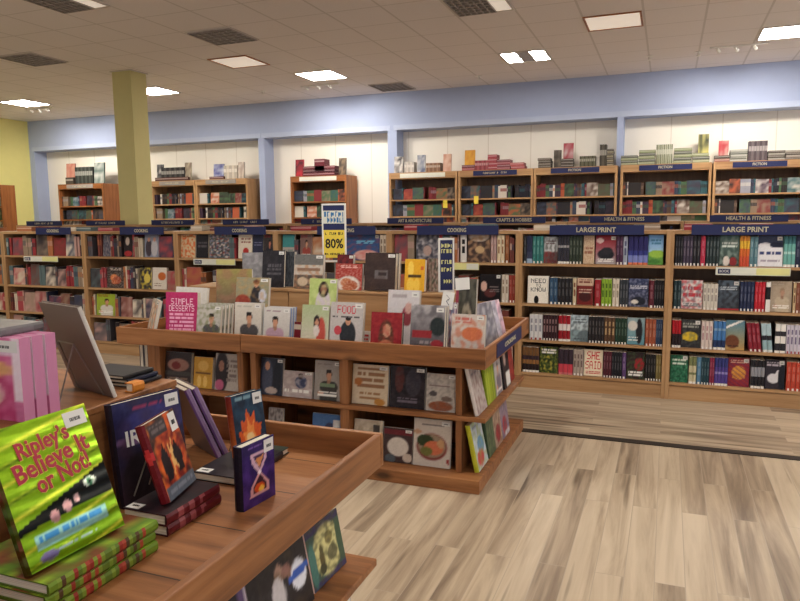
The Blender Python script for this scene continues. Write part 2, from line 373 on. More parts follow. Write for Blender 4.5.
def bands(*b):
    """b: (v0, colour) from the bottom up"""
    def f(u, v):
        c = b[0][1]
        for v0, k in b:
            if v >= v0: c = k
        return c
    return f
def titled(c, ink=None, foot=W):
    """a spine with a title along it and a small sticker at the foot"""
    ink = ink or mixc(c, W, .22)
    def f(u, v):
        if v < .09: return foot if .3 < u < .7 else c
        if .3 < u < .7 and (.3 < v < .62 or .7 < v < .84): return ink
        return c
    return f

# ------------------------------------------------------------------ the room
Hc, WY, RY, LX = 3.5, 10.64, 10.94, -12.3
struct(box('floor', 'floor_near', (-13.5, -4.5, -0.05), (6, 4.67, 0))); struct(box('floor', 'floor_far', (-13.5, 4.67, -0.05), (6, 12, 0)))
strip = box('floor_strip', 'black_rubber', (-13, 4.625, 0), (6, 4.695, 0.006)); struct(strip)
struct(box('ceiling', 'ceiling_tile', (-13.5, -4.5, Hc), (6, 12, Hc+0.05)))
struct(box('wall_left', 'yellow_wall', (LX-0.1, -4.5, 0), (LX, 12, Hc)))
struct(box('wall_back', 'cream_panel', (LX, RY, 0), (6, RY+0.1, Hc)))
HB = 2.9
struct(box('wall_header', 'blue_wall', (LX, WY, HB), (6, RY, Hc)))
piers = [(-12.3, at(37, 190, WY).x), (at(259.5, 180, WY).x, at(265.5, 180, WY).x), (at(388, 170, WY).x, at(397, 170, WY).x), (at(616.5, 150, WY).x, at(623, 150, WY).x)]
for a, b in piers: struct(box('wall_pier', 'blue_wall', (a, WY, 0), (b, RY, HB)))
ys = [-12.3] + [x for p in piers for x in p][1:] + [6]
for a, b in ((piers[0][1], piers[1][0]), (piers[1][1], piers[2][0]), (piers[2][1], piers[3][0]), (piers[3][1], 6)):
    m = MB().box(a-0.05, WY-0.012, HB, b+0.05, WY, HB+0.08)
    struct(m.build('trim', 'blue_trim'))
col = box('pillar', 'olive', (-7.13, 7.57, 0), (-6.81, 7.87, Hc), bev=0.004); struct(col)
struct(MB().box(-7.15, 7.55, Hc-0.012, -6.79, 7.89, Hc).build('trim', 'frame_white'))

# ------------------------------------------------------------------ ceiling fixtures (two-foot modules of the ceiling grid)
def light(cx, cy, kind, label, group=None):
    t = thing('ceiling_light', label, 'light', (cx, cy, Hc), 0, group); s = 0.285
    fr = MB()
    for a in ((-s, -s, s, -s+.02), (-s, s-.02, s, s), (-s, -s+.02, -s+.02, s-.02), (s-.02, -s+.02, s, s-.02)): fr.box(a[0], a[1], -0.012, a[2], a[3], 0.0)
    fr.build('frame', 'frame_white' if kind != 'recess' else 'oak_x', t)
    i = s-.02
    if kind == 'lit': box('diffuser', 'lamp_lens', (-i, -i, -0.008), (i, i, -0.001), t)
    elif kind == 'split':
        box('diffuser', 'lamp_lens', (-i, -i, -0.008), (-i*.32, i, -0.001), t); box('diffuser', 'lamp_lens', (i*.32, -i, -0.008), (i, i, -0.001), t)
        box('dark_louvre', 'louvre_grey', (-i*.32, -i, -0.008), (i*.32, i, -0.001), t)
    elif kind == 'half':
        box('diffuser', 'dull_lens', (i*.4, -i, -0.008), (i, i, -0.001), t); louv(t, -i, i*.4, i)
    elif kind == 'recess': box('diffuser', 'dull_lens', (-i, -i, -0.006), (i, i, -0.001), t)
    else: louv(t, -i, i, i)
    return t
def louv(t, x0, x1, i):
    m = MB().box(x0, -i, -0.004, x1, i, -0.001); n = 6
    for k in range(n+1):
        x = x0+(x1-x0)*k/n; m.box(x-.006, -i, -0.02, x+.006, i, -0.004)
        y = -i+2*i*k/n; m.box(x0, y-.006, -0.019, x1, y+.006, -0.0045)
    m.build('louvre', 'louvre_grey', t)
for x, y, k, lb in ((-10.36, 8.95, 'lit', 'lit square ceiling panel near the yellow wall'), (-7.6, 8.95, 'lit', 'lit square ceiling panel beside the olive pillar'), (-4.65, 8.95, 'lit', 'lit square ceiling panel before the bare cream recess'),
    (-1.75, 8.95, 'split', 'ceiling panel lit at both ends with a dark middle'), (1.17, 8.95, 'lit', 'lit square ceiling panel nearest the photo\'s right edge'),
    (-5.22, 7.77, 'recess', 'dimly lit ceiling panel with pale lens, dark frame, near the olive pillar'), (-0.6, 7.75, 'recess', 'dimly lit ceiling panel with pale lens and dark frame near the wall pier'),
    (-4.65, 6.63, 'dark', 'grey louvred ceiling panel, unlit, between pillar and photo centre'), (-7.47, 6.61, 'dark', 'grey louvred ceiling panel, unlit, left of the olive pillar'),
    (-4.05, 10.15, 'dark', 'dark louvred ceiling panel close against the blue wall'), (-1.75, 6.63, 'half', 'louvred ceiling panel, dark with one pale end'),
    (-5.25, 5.02, 'half', 'half dark ceiling panel at the photo\'s top left corner')): light(x, y, k, lb)
for x, y in ((-7.6, 4.3), (-1.75, 3.12), (1.22, 4.3), (-4.65, 1.95), (1.22, -0.4)):  # unseen panels added on the ceiling grid to light the room
    light(x, y, 'lit', 'added lit square ceiling panel out of view', 'added ceiling panels out of view')
light(4.1, 8.95, 'lit', 'added lit square ceiling panel out of view', 'added ceiling panels out of view')
light(4.1, 6.63, 'lit', 'added lit square ceiling panel out of view', 'added ceiling panels out of view')
def sprinkler(x, y, label):
    t = thing('sprinkler_head', label, 'sprinkler', (x, y, Hc))
    MB().lathe([(0.045, -0.006), (0.045, 0)], 14).build('escutcheon', 'white_plastic', t)
    MB().lathe([(0.028, -0.05), (0.028, -0.045), (0.008, -0.044), (0.008, -0.006)], 12).build('deflector', 'white_plastic', t)
for x, y, l in ((-7.78, 9.92, 'small white sprinkler head right of the olive pillar'), (-6.06, 9.66, 'small white sprinkler head above the pier left of bare recess'), (-2.62, 9.92, 'small white sprinkler head near the dark louvred panel by wall'),
    (-0.29, 9.59, 'small white sprinkler head just right of the wall pier'), (0.28, 9.6, 'small white sprinkler head over the right wall bookcases')): sprinkler(x, y, l)
def track(x, y, label):
    t = thing('track_light', label, 'light', (x, y, Hc))
    box('rail', 'white_plastic', (-0.32, -0.012, -0.02), (0.32, 0.012, 0), t)
    for k in range(3):
        q = -0.24+0.2*k
        ld = bpy.data.lights.new('track_spot', 'SPOT'); ld.energy = 30; ld.spot_size = 1.8; ld.spot_blend = 1; ld.color = (1, .93, .84); ld.shadow_soft_size = .03
        lo = bpy.data.objects.new('track_spot', ld); C.objects.link(lo); lo.location = (x+q+.03, y+.06, Hc-.075); lo.rotation_euler = Vector(((q+.04)*3, 1.3, -1.15)).to_track_quat('-Z', 'Y').to_euler()
        MB().tube([(q, 0, -0.02), (q+.03, 0.04, -0.06)], 0.02, 8).build('lamp_head', 'white_plastic', t)
track(-5.0, 9.55, 'white track light on ceiling before the bare cream recess'); track(0.72, 9.4, 'white track light on ceiling at right, near wall'); track(-10.6, 9.45, 'white track light on ceiling near the yellow wall')

# ------------------------------------------------------------------ bookcases
def bookcase(name, label, x0, x1, y0, y1, H, shelves, wd, group=None, sign=None, signmat='navy', signw=0.72, signz=(-0.035, 0.045), rail=0.028, side=0.03, cat='bookcase', kick=0.13, signoff=0.0, ssize=0.055, ink='dim_ink'):
    cx = (x0+x1)/2; w = (x1-x0)/2; D = y1-y0
    t = thing(name, label, cat, (cx, y0, 0), 0, group)
    box('side_panel', wd+'_z', (-w, 0, 0), (-w+side, D, H), t, .003); box('side_panel', wd+'_z', (w-side, 0, 0), (w, D, H), t, .003)
    box('back_panel', 'back_ply', (-w+side, D-.012, 0.03), (w-side, D, H), t)
    for z in shelves: box('shelf', wd+'_x', (-w+side, 0.004, z-.022), (w-side, D-.012, z), t)
    box('kickboard', wd+'_x', (-w+side, 0.012, 0), (w-side, 0.03, kick-.02), t)
    box('top_board', wd+'_x', (-w+side, 0.0, H-rail), (w-side, D-.012, H), t)
    if sign:
        s = box('section_sign', signmat, (-w*signw+signoff, -0.012, H+signz[0]), (w*signw+signoff, -0.002, H+signz[1]), t)
        if sign.startswith('~'): worn_letters(signoff, -0.0122, H+(signz[0]+signz[1])/2, w*.62, (signz[1]-signz[0])*.4, ink, s, sign+name+label)
        else: s['label'] = 'sign board reading '+sign; letters('lettering', sign, ssize, ink, s, (signoff, -0.0135, H+(signz[0]+signz[1])/2), width=w*min(1.2*signw, 0.066*len(sign)*ssize/.055/1.4), bold=0.0012)
    return t
FY, FD = 5.87, 0.34
SH = [0.138, 0.428, 0.744, 1.091]
bx = [1.24, 0.025, -1.185, -2.39, -3.60, -4.81, -6.08, -7.33, -8.58]
bookcase('bookcase', 'light wood bookcase under the LARGE PRINT sign, with a white price strip', bx[1], bx[0], FY, FY+FD, 1.37, SH, 'maple', 'front row of section bookcases', 'LARGE PRINT', signw=.62, signoff=-.08)
bookcase('bookcase', 'light wood bookcase under the LARGE PRINT sign, next to the cooking books', bx[2], bx[1], FY, FY+FD, 1.37, SH, 'maple', 'front row of section bookcases', 'LARGE PRINT', signw=.62, signoff=.03)
ck = ['beside the LARGE PRINT bays', 'behind the yellow and blue sale sign', 'with a white strip, behind the display table\'s far end', 'directly in front of the olive pillar', 'with a cream strip, left of the pillar', 'at the photo\'s left edge']
for i in range(6):
    bookcase('bookcase', 'light wood COOKING bookcase '+ck[i], bx[i+3], bx[i+2], FY, FY+FD, 1.37, SH, 'maple', 'front row of section bookcases', 'COOKING', signw=(.62, .5, .5, .46, .42, .42)[i], signoff=(.05, .17, .2, .2, .2, .2)[i], ssize=.048)
# the row behind it
R2Y = 7.2
r2 = ['HEALTH & FITNESS', 'HEALTH & FITNESS', 'CRAFTS & HOBBIES', 'ART & ARCHITECTURE', '~a', '~b', '~c', '~d', '~e']
r2l = ['behind the right LARGE PRINT bay', 'behind the left LARGE PRINT bay', 'under the CRAFTS sign', 'under the ART sign', 'behind the yellow sale sign', 'showing over the long white cooking strip', 'just right of the olive pillar', 'hidden low behind the olive pillar\'s left side', 'under a dark sign before the yellow wall']
for k in range(9):
    c = 0.70-1.105*k
    bookcase('bookcase', 'wooden bookcase top in the second row '+r2l[k], c-.55, c+.55, R2Y, R2Y+.3, 1.43, [0.15, 0.46, 0.78, 1.13], 'maple', 'second row of section bookcases', r2[k], signw=.6, signz=(-0.01, 0.055), ssize=.05)
# the wall units
UY, UD, UH = 10.45, 0.43, 2.2
US = [0.2, 0.5, 0.8, 1.05, 1.3, 1.505, 1.77]
UN = [((58, 103), 'oak', '~s', 'back_ply', 'orange brown wall bookcase standing in the recess left of the pillar'), ((151, 195), 'maple', '~r', 'back_ply', 'light wood wall bookcase just right of the olive pillar'),
      ((195.5, 247.5), 'maple', '~b', 'back_ply', 'light wood wall bookcase next to the blue pier, one from the pillar'), ((290.5, 346.5), 'oak', '', 'pale', 'orange brown wall bookcase alone in the cream recess'),
      ((389, 457), 'maple', '', 'pale', 'wall bookcase with a cream header strip beside the blue pier'), ((458, 533), 'maple', '~m', 'navy', 'wall bookcase with red book piles on top'),
      ((533.5, 617), 'maple', 'FICTION', 'navy', 'wall bookcase with dark book piles, left of the narrow pier'), ((620, 711), 'maple', 'FICTION', 'navy', 'wall bookcase with long rows of green books on top'), ((712.5, 806), 'maple', 'FICTION', 'navy', 'wall bookcase nearest the photo\'s right edge')]
units = []
for (a, b), wd, sg, sm, lb in UN:
    x0, x1 = at(a, 190, UY).x, at(b, 190, UY).x
    small = sm == 'back_ply'
    t = bookcase('wall_bookcase', lb, x0, x1, UY, UY+UD, UH, US, wd, 'bookcases along the back wall', sg or None, signmat='navy' if not small else 'louvre_grey', signw=.58, signz=(-0.085, -0.012), rail=0.1, side=.035, ssize=.05)
    if not sg: box('header_strip', 'pale_strip', (-(x1-x0)*.33, -0.008, UH-.085), ((x1-x0)*.33, 0, UH-.015), t)
    units.append((x0, x1))
lw0, lw1 = at(-34, 195, 9.5).x, at(1.5, 195, 9.5).x
bookcase('wall_bookcase', 'orange brown bookcase standing before the yellow wall', lw0, lw1, 9.5, 9.8, UH-.03, US, 'oak', None, rail=.08)
units.append((lw0, lw1))
for px, py, l in ((445, 204, 'small yellow shelf card on the bookcase with cream header'), (476, 200, 'small yellow shelf card on the bookcase with red piles')):
    p = at(px, py, UY-.02); tag(MB().box(p.x-.035, UY-.012, p.z-.06, p.x+.035, UY-.006, p.z+.06).build('shelf_card', 'yellow_card'), l, 'card')
def strip(px0, px1, zt, label, c1, c2, blue=True):
    a, b = at(px0, 264, FY).x, at(px1, 264, FY).x
    t = tag(MB().box(a, FY-.006, zt-.06, b, FY-.001, zt).build('shelf_strip', c1), label, 'shelf sign')
    w = b-a
    if blue: 
        box('blue_block', 'navy', (a+w*.03, FY-.008, zt-.05), (a+w*.2, FY-.006, zt-.012), t); letters('lettering', 'BOOK', .03, 'white_plastic', t, (a+w*.115, FY-.0095, zt-.031), width=w*.13)
    box('tinted_end', c2, (a+w*.55, FY-.0075, zt-.056), (b-.005, FY-.006, zt-.004), t)
strip(716, 791, 1.085, 'white price strip with blue BOOK block on large print shelf edge', 'pale_strip', 'yellow_strip')
strip(452, 479, 1.085, 'pale yellow strip on cooking shelf edge beside the navy table sign', 'yellow_strip', 'pale_strip', False)
strip(194, 235.5, 1.085, 'white price strip with blue block above the tilted olive book', 'pale_strip', 'yellow_strip')
strip(24.5, 58.5, 1.085, 'cream price strip with blue block on the leftmost cooking shelves', 'pale_strip', 'yellow_strip')

# ------------------------------------------------------------------ books in the LARGE PRINT bays
NV = 12
def shelf_run(words, bay, z, py, ents):
    mx = at(sum(e[1] for e in ents)/len(ents), py, FY).x; lo, hi = next((bx[i+1]+.037, bx[i]-.033) for i in range(8) if bx[i+1] < mx < bx[i])
    for e in ents:
        if e[0] == 's':
            _, a, b, n, desc, sp, h = e[:7]; lean = e[7] if len(e) > 7 else 0
            x0, x1 = max(at(a, py, FY).x, lo), min(at(b, py, FY).x, hi); t = (x1-x0)/n
            if not callable(sp): sp = titled(sp)
            lab = f'{desc} spine on the {words}, {bay}' if n == 1 else f'{desc} spine, one of {n}, {words}, {bay}'
            grp = None if n == 1 else f'{desc} spines, {words}, {bay}'
            proto = None
            for k in range(n):
                loc = (x0+t*(k+1)-.0006+(.0 if not lean else 0), FY+.022, z+.0006)
                if proto is None:
                    back = mixc(sp(.5, .6), K, .1)
                    proto = book('paperback', lab, loc, PI/2, lean, 0.155, h, t*.93, art(('f', back)), sp, back, 1, NV, False, group=grp)
                else: clone(proto, loc, PI/2, lean, t*.93, lab, grp)
        else:
            _, a, b, desc, cov, h = e[:6]
            x0, x1 = max(at(a, py, FY).x, lo), min(at(b, py, FY).x, hi)
            book('paperback', f'{desc} face out, {words}, {bay}', (x0, FY+.03, z+.0006), 0, math.radians(5), x1-x0-.002, h, 0.028, cov, back=cov(.05, .5), nu=22, nv=30, cased=False, price=(.035, .03) if len(e) > 6 else None)
A1, A2 = 'plain LARGE PRINT bay', 'white-strip LARGE PRINT bay'
INDIGO = bands((0, (214, 120, 84)), (.12, (120, 130, 190)), (.3, (52, 58, 130)), (.5, (40, 36, 92)))
shelf_run('top shelf', A1, SH[3], 250, [('s', 523, 526, 1, 'charcoal', (40, 42, 46), .235), ('s', 526, 532, 1, 'dark navy', bands((0, (150, 170, 190)), (.2, (56, 62, 88)), (.4, (38, 44, 70))), .235), ('s', 532, 543, 3, 'teal green', titled((52, 116, 112)), .232),
    ('f', 543.3, 557, 'grey cover with red field', scene_art((178, 180, 182), (126, 58, 56), (90, 88, 84), (90, 40, 44), 2), .225), ('s', 557.3, 569, 4, 'dark striped', bands((0, W), (.1, (50, 48, 58)), (.3, (150, 146, 150)), (.36, (50, 48, 58)), (.6, (160, 156, 156)), (.66, (46, 44, 54))), .232),
    ('s', 569, 582, 4, 'dark moss', titled((46, 56, 44)), .234), ('f', 583, 594, 'narrow cream patterned cover', art(('f', (206, 186, 156)), ('n', (168, 120, 96), 16, .7, 5), ('b', .1, .3, .9, .6, (150, 100, 80), 2)), .235),
    ('f', 595.5, 616, 'black car cover with red sky', art(('g', (160, 156, 156), (150, 34, 44)), ('e', .5, .34, .44, .2, (34, 32, 38)), ('e', .55, .46, .3, .14, (44, 40, 46)), ('e', .2, .82, .2, .1, (226, 196, 190)), ('b', .1, .04, .9, .18, W, 2)), .235, 1),
    ('s', 616, 623, 2, 'plum', titled((72, 40, 66)), .235), ('s', 623, 627.5, 1, 'pale grey blue', titled((160, 166, 182), (80, 84, 110)), .23), ('s', 628, 648, 4, 'indigo sunset', INDIGO, .232),
    ('f', 648.3, 663.5, 'green meadow cover under blue sky', art(('g', (186, 208, 216), (112, 158, 206)), ('r', 0, 0, 1, .42, (96, 146, 66)), ('e', .6, .36, .6, .14, (146, 182, 72)), ('b', .15, .66, .85, .84, (70, 120, 150), 2), ('e', .4, .1, .5, .08, (70, 120, 52))), .24)])
shelf_run('second shelf', A1, SH[2], 294, [('f', 527, 548, 'white NEED TO KNOW book', art(('f', (232, 226, 214)), ('t', 'NEED', .14, .74, .86, .9, K), ('t', 'TO', .38, .6, .62, .71, K), ('t', 'KNOW', .14, .42, .86, .58, K), ('e', .42, .12, .12, .16, K), ('r', .34, .02, .5, .14, K)), .235),
    ('s', 549, 557, 2, 'steel blue', titled((54, 82, 110)), .225), ('s', 557, 572, 4, 'black', titled((34, 32, 36)), .225), ('s', 572.3, 576, 1, 'cream', titled((212, 194, 160), (120, 70, 50)), .225),
    ('f', 576.5, 593, 'dark red cover with cream top', art(('f', (118, 40, 36)), ('r', 0, .72, 1, 1, (204, 176, 150)), ('e', .5, .3, .4, .2, (70, 28, 26)), ('b', .1, .4, .9, .6, (216, 190, 170), 2), ('b', .1, .8, .9, .95, (120, 50, 46), 2)), .225),
    ('s', 594, 600.5, 1, 'crimson', titled((150, 36, 44)), .218), ('s', 601, 611.5, 3, 'lime green', titled((142, 176, 54), (70, 100, 30)), .225), ('s', 612, 619, 2, 'off white', titled((214, 202, 184), (150, 140, 120)), .225), ('s', 619.5, 628, 3, 'slate', titled((52, 56, 62)), .222),
    ('f', 628.3, 648.5, 'night city cover in dark blue', art(('g', (66, 68, 84), (44, 52, 84)), ('n', (150, 150, 170), 9, .6, 8), ('b', .08, .6, .92, .76, (206, 206, 216), 2), ('e', .5, .2, .4, .16, (30, 32, 44)), ('e', .32, .17, .2, .08, (206, 200, 190))), .23), ('s', 648.7, 654, 1, 'maroon', titled((92, 34, 46)), .222), ('s', 654, 664.5, 4, 'jet black', titled((26, 24, 28)), .225)])
shelf_run('third shelf', A1, SH[1], 326, [('s', 529, 542, 3, 'white', titled((216, 214, 214), (150, 150, 158), (150, 40, 40)), .22), ('s', 542.5, 557, 5, 'dark wine', titled((54, 28, 34), (150, 120, 120)), .22), ('s', 558, 570, 3, 'red banded', bands((0, W), (.08, (150, 30, 40)), (.42, (226, 214, 210)), (.64, (160, 32, 44))), .222),
    ('f', 570.3, 588, 'pale blue grey landscape cover', scene_art((176, 192, 198), (136, 156, 160), (92, 100, 104), (60, 66, 74), 4), .225), ('s', 588.3, 604, 5, 'blackish', titled((38, 34, 36)), .222), ('s', 604, 615, 3, 'brown', titled((88, 62, 44), (180, 150, 110)), .222), ('s', 615, 627, 4, 'dark green', titled((34, 58, 44)), .22),
    ('f', 627.3, 645, 'teal cover with dark figure', art(('g', (96, 140, 150), (150, 170, 172)), ('e', .68, .5, .2, .5, (32, 30, 34)), ('e', .3, .7, .3, .2, (206, 200, 190)), ('b', .08, .1, .6, .3, W, 2)), .222), ('s', 645.3, 656, 3, 'rust orange', titled((158, 82, 56)), .222), ('s', 656, 664.5, 3, 'deep blue', titled((50, 66, 92)), .222)])
shelf_run('bottom shelf', A1, SH[0], 360, [('s', 521, 538.5, 5, 'bronze striped', bands((0, W), (.08, (44, 32, 32)), (.3, (150, 104, 60)), (.5, (56, 40, 50)), (.7, (120, 84, 52))), .22), ('f', 539, 557.5, 'green and yellow garden cover', art(('f', (70, 86, 46)), ('n', (196, 176, 76), 8, .8, 2), ('n', (30, 44, 26), 7, .8, 6), ('b', .1, .72, .9, .92, W, 2)), .225),
    ('s', 558, 572.5, 3, 'pink footed charcoal', bands((0, (206, 120, 120)), (.06, (204, 70, 84)), (.42, (56, 44, 54))), .22), ('s', 573, 583, 3, 'greige', titled((176, 160, 148), (110, 90, 84)), .22),
    ('f', 583.6, 602.6, 'cream SHE SAID book in red letters', art(('f', (230, 214, 188)), ('t', 'SHE', .16, .62, .84, .92, (196, 44, 48)), ('t', 'SAID', .08, .26, .92, .56, (196, 44, 48)), ('b', .1, .06, .9, .18, (196, 84, 76), 2)), .225, ), ('s', 603, 611.5, 3, 'burgundy', titled((84, 34, 46)), .222),
    ('s', 611.5, 622, 4, 'ink black', titled((30, 30, 36)), .222), ('s', 622, 626, 1, 'violet', titled((92, 66, 112)), .222), ('f', 626.5, 645, 'dark cover with red roses', art(('f', (50, 34, 34)), ('e', .7, .55, .3, .26, (150, 40, 44)), ('n', (64, 84, 52), 7, .8, 4), ('b', .1, .08, .9, .28, W, 2)), .225, ), ('s', 645.3, 656, 4, 'coal', titled((32, 30, 30)), .22), ('s', 656, 664.5, 2, 'olive gold', titled((128, 112, 66)), .22)])
shelf_run('top shelf', A2, SH[3], 252, [('s', 674, 683, 3, 'black', titled((30, 28, 34)), .235), ('s', 683, 693, 3, 'dusky purple', titled((66, 56, 74)), .235), ('s', 693, 700.3, 2, 'charcoal', titled((36, 34, 40)), .235), ('s', 700.5, 705.5, 1, 'crimson', titled((176, 48, 72)), .235), ('s', 706, 719.5, 4, 'dark spruce', titled((40, 52, 54)), .232),
    ('f', 720, 740, 'dark green cover with red and white figures', art(('g', (52, 60, 54), (84, 112, 106)), ('n', (150, 166, 156), 5, .6, 3), ('e', .35, .16, .18, .18, (206, 196, 186)), ('e', .7, .14, .2, .16, (134, 42, 44)), ('b', .1, .58, .9, .78, (206, 214, 206), 2)), .235),
    ('s', 740, 750, 3, 'orange and yellow', bands((0, (206, 84, 56)), (.3, (216, 108, 50)), (.55, (226, 180, 60)), (.8, (216, 140, 56))), .235), ('s', 750, 758.3, 2, 'sea blue', titled((92, 128, 138)), .23), ('f', 758.6, 784, 'white cover with dark blue hills', art(('f', (222, 220, 222)), ('r', 0, .62, 1, 1, (58, 66, 92)), ('e', .3, .66, .34, .12, (222, 220, 222)), ('e', .75, .7, .3, .1, (34, 40, 62)), ('b', .06, .34, .94, .48, (52, 62, 110), 1), ('b', .12, .12, .88, .22, (160, 150, 160), 1)), .235, 1),
    ('s', 784, 796, 3, 'pale turquoise', bands((0, W), (.1, (110, 170, 160)), (.4, (170, 206, 200)), (.5, (110, 170, 160)), (.74, (60, 112, 116))), .235), ('s', 796, 810, 3, 'midnight blue', titled((36, 42, 66)), .235)])
shelf_run('second shelf', A2, SH[2], 296, [('s', 673, 681, 2, 'dark teal', titled((34, 54, 58)), .225), ('f', 681.3, 703, 'white cover with big red letters', art(('f', (216, 206, 200)), ('b', .08, .34, .92, .78, (190, 50, 62), 2), ('n', (190, 60, 66), 7, .7, 9), ('n', (110, 120, 126), 6, .6, 4), ('b', .1, .06, .9, .2, (70, 84, 90), 2)), .228), ('s', 703, 718, 4, 'ivory', titled((212, 204, 190), (160, 150, 140)), .205),
    ('f', 718.3, 740, 'stormy grey blue cover with red foot', art(('g', (62, 66, 72), (96, 110, 124)), ('n', (40, 42, 48), 6, .8, 7), ('r', 0, 0, 1, .06, (160, 44, 50)), ('b', .1, .64, .9, .8, (190, 196, 200), 2)), .232, 1), ('s', 740, 754.5, 4, 'navy', titled((36, 44, 74)), .23), ('s', 755, 765.5, 3, 'scarlet', titled((190, 36, 50)), .23),
    ('s', 766, 771, 1, 'black and white', bands((0, W), (.4, K), (.8, W)), .23), ('f', 771.3, 793, 'beige portrait cover of a man in cap', portrait((176, 158, 136), (186, 170, 146), (150, 128, 104), (176, 136, 112), (196, 182, 160)), .235), ('s', 793.5, 796.5, 1, 'cream', titled((206, 182, 140), (120, 80, 60)), .23), ('s', 796.5, 808, 3, 'brick brown', titled((132, 78, 58)), .23)])
shelf_run('third shelf', A2, SH[1], 334, [('s', 671.5, 681, 3, 'red topped black', bands((0, W), (.08, (40, 30, 34)), (.5, (176, 30, 40))), .222), ('f', 681.6, 701, 'black cover with yellow taxi', art(('f', (44, 42, 44)), ('e', .45, .4, .44, .18, (206, 176, 44)), ('r', .05, .3, .85, .42, (206, 176, 44)), ('n', (90, 96, 90), 6, .5, 5), ('b', .08, .66, .9, .9, (150, 150, 140), 2)), .225, 1),
    ('s', 701.3, 713, 3, 'pinkish white', titled((214, 198, 190), (180, 140, 140)), .222), ('s', 713.5, 726, 3, 'bright blue', bands((0, W), (.1, (36, 52, 90)), (.3, (70, 120, 176)), (.7, (130, 160, 190)), (.76, (70, 120, 176))), .228), ('f', 726.3, 745.5, 'blue cover with brown harbour', art(('g', (176, 140, 84), (92, 136, 156)), ('e', .35, .28, .4, .24, (110, 66, 40)), ('d', .7, .3, .78, .3, W), ('b', .1, .08, .7, .16, K, 1)), .235),
    ('s', 750, 763, 3, 'leaning dark red', titled((136, 32, 48)), .225, .12), ('s', 764, 774, 2, 'leaning pale aqua', bands((0, W), (.1, (150, 180, 186)), (.45, (40, 40, 48)), (.55, (176, 200, 206))), .225, .1), ('s', 775.5, 786.5, 2, 'white and black', bands((0, W), (.1, (40, 40, 46)), (.3, W), (.55, (50, 50, 56)), (.75, W)), .225), ('s', 787, 806, 5, 'lilac white', titled((206, 200, 212), (120, 110, 140), (160, 60, 70)), .222)])
shelf_run('bottom shelf', A2, SH[0], 374, [('f', 669.8, 688, 'emerald green cover', art(('f', (40, 104, 74)), ('n', (96, 150, 116), 7, .7, 3), ('n', (24, 66, 48), 9, .7, 8), ('b', .1, .6, .9, .84, (206, 216, 200), 2)), .222, 1), ('s', 688.6, 696.3, 2, 'cream and olive', bands((0, W), (.1, (206, 196, 160)), (.3, (120, 126, 84)), (.42, (206, 196, 160)), (.7, (120, 126, 84))), .222), ('s', 696.6, 701, 1, 'sky blue', titled((86, 128, 156)), .22),
    ('s', 701, 709.3, 3, 'petrol', titled((36, 66, 76)), .222), ('s', 709.5, 714.4, 2, 'raspberry', titled((134, 44, 70)), .222), ('s', 714.6, 728, 4, 'royal purple', bands((0, W), (.08, (82, 66, 140)), (.4, (150, 140, 190)), (.5, (82, 66, 140)), (.7, (56, 60, 120))), .225), ('f', 728.5, 750, 'crimson cover with golden dome', art(('f', (140, 44, 52)), ('e', .5, .48, .36, .26, (206, 146, 66)), ('r', .2, .3, .8, .44, (196, 132, 60)), ('s', (90, 40, 80), 1.1, 7, .3), ('b', .1, .78, .9, .92, (216, 170, 150), 2)), .228, 1),
    ('s', 751, 765, 4, 'black and silver', bands((0, W), (.08, (34, 32, 38)), (.4, (150, 150, 156)), (.75, (34, 32, 38))), .225), ('f', 766, 786, 'dark cover with white horse', art(('f', (52, 46, 54)), ('e', .42, .36, .34, .18, (206, 204, 206)), ('e', .66, .5, .14, .16, (206, 204, 206)), ('e', .85, .4, .2, .5, (24, 26, 36)), ('b', .08, .76, .8, .92, (190, 180, 190), 2)), .228, 1), ('s', 787, 801, 3, 'vermilion', titled((190, 70, 52)), .225)])
# ------------------------------------------------------------------ cookbooks on the COOKING shelves: the largest covers one by one
TAKEN = {}
def cook(words, bay, bi, si, py, ents):
    shelf_run(words, bay, SH[si], py, ents)
    for e in ents: TAKEN.setdefault((bi, si), []).append((at(e[1], py, FY).x, at(e[2], py, FY).x))
B1, B2, B3, B4, B5 = 'COOKING bay beside LARGE PRINT', 'COOKING bay behind sale sign', 'COOKING bay with long white strip', 'COOKING bay before the pillar', 'COOKING bay with cream strip'
cook('top shelf', B1, 0, 3, 250, [('f', 415, 437.5, 'grey cookbook cover with hands', art(('f', (112, 108, 112)), ('n', (196, 190, 190), 5, .8, 2), ('n', (52, 54, 66), 6, .8, 5), ('e', .5, .4, .2, .2, (176, 150, 140))), .242), ('s', 459.5, 466, 1, 'white', titled((220, 214, 208), K), .242),
    ('f', 466.5, 489, 'dark brown cookbook with cream top', art(('f', (72, 56, 50)), ('e', .5, .95, .5, .22, (206, 190, 172)), ('n', (176, 140, 106), 5, .8, 4), ('e', .55, .45, .22, .14, (190, 160, 120))), .242), ('s', 490, 496, 2, 'dusty pink', titled((176, 142, 136)), .242), ('s', 496.5, 504, 2, 'cream', titled((222, 204, 170), (150, 110, 80)), .242), ('s', 504.5, 508.5, 1, 'orange brown', titled((140, 84, 48)), .242)])
cook('second shelf', B1, 0, 2, 288, [('f', 478.5, 500, 'black cookbook cover with pale face', art(('f', (32, 28, 32)), ('e', .2, .55, .16, .2, (206, 170, 156)), ('e', .5, .3, .3, .16, (90, 50, 50)), ('b', .5, .3, .95, .55, (130, 120, 120), 3)), .242, 1), ('s', 501, 508, 2, 'cream', titled((214, 202, 186), (150, 130, 110)), .24), ('s', 508.5, 515.5, 2, 'brick red', titled((150, 62, 50)), .24)])
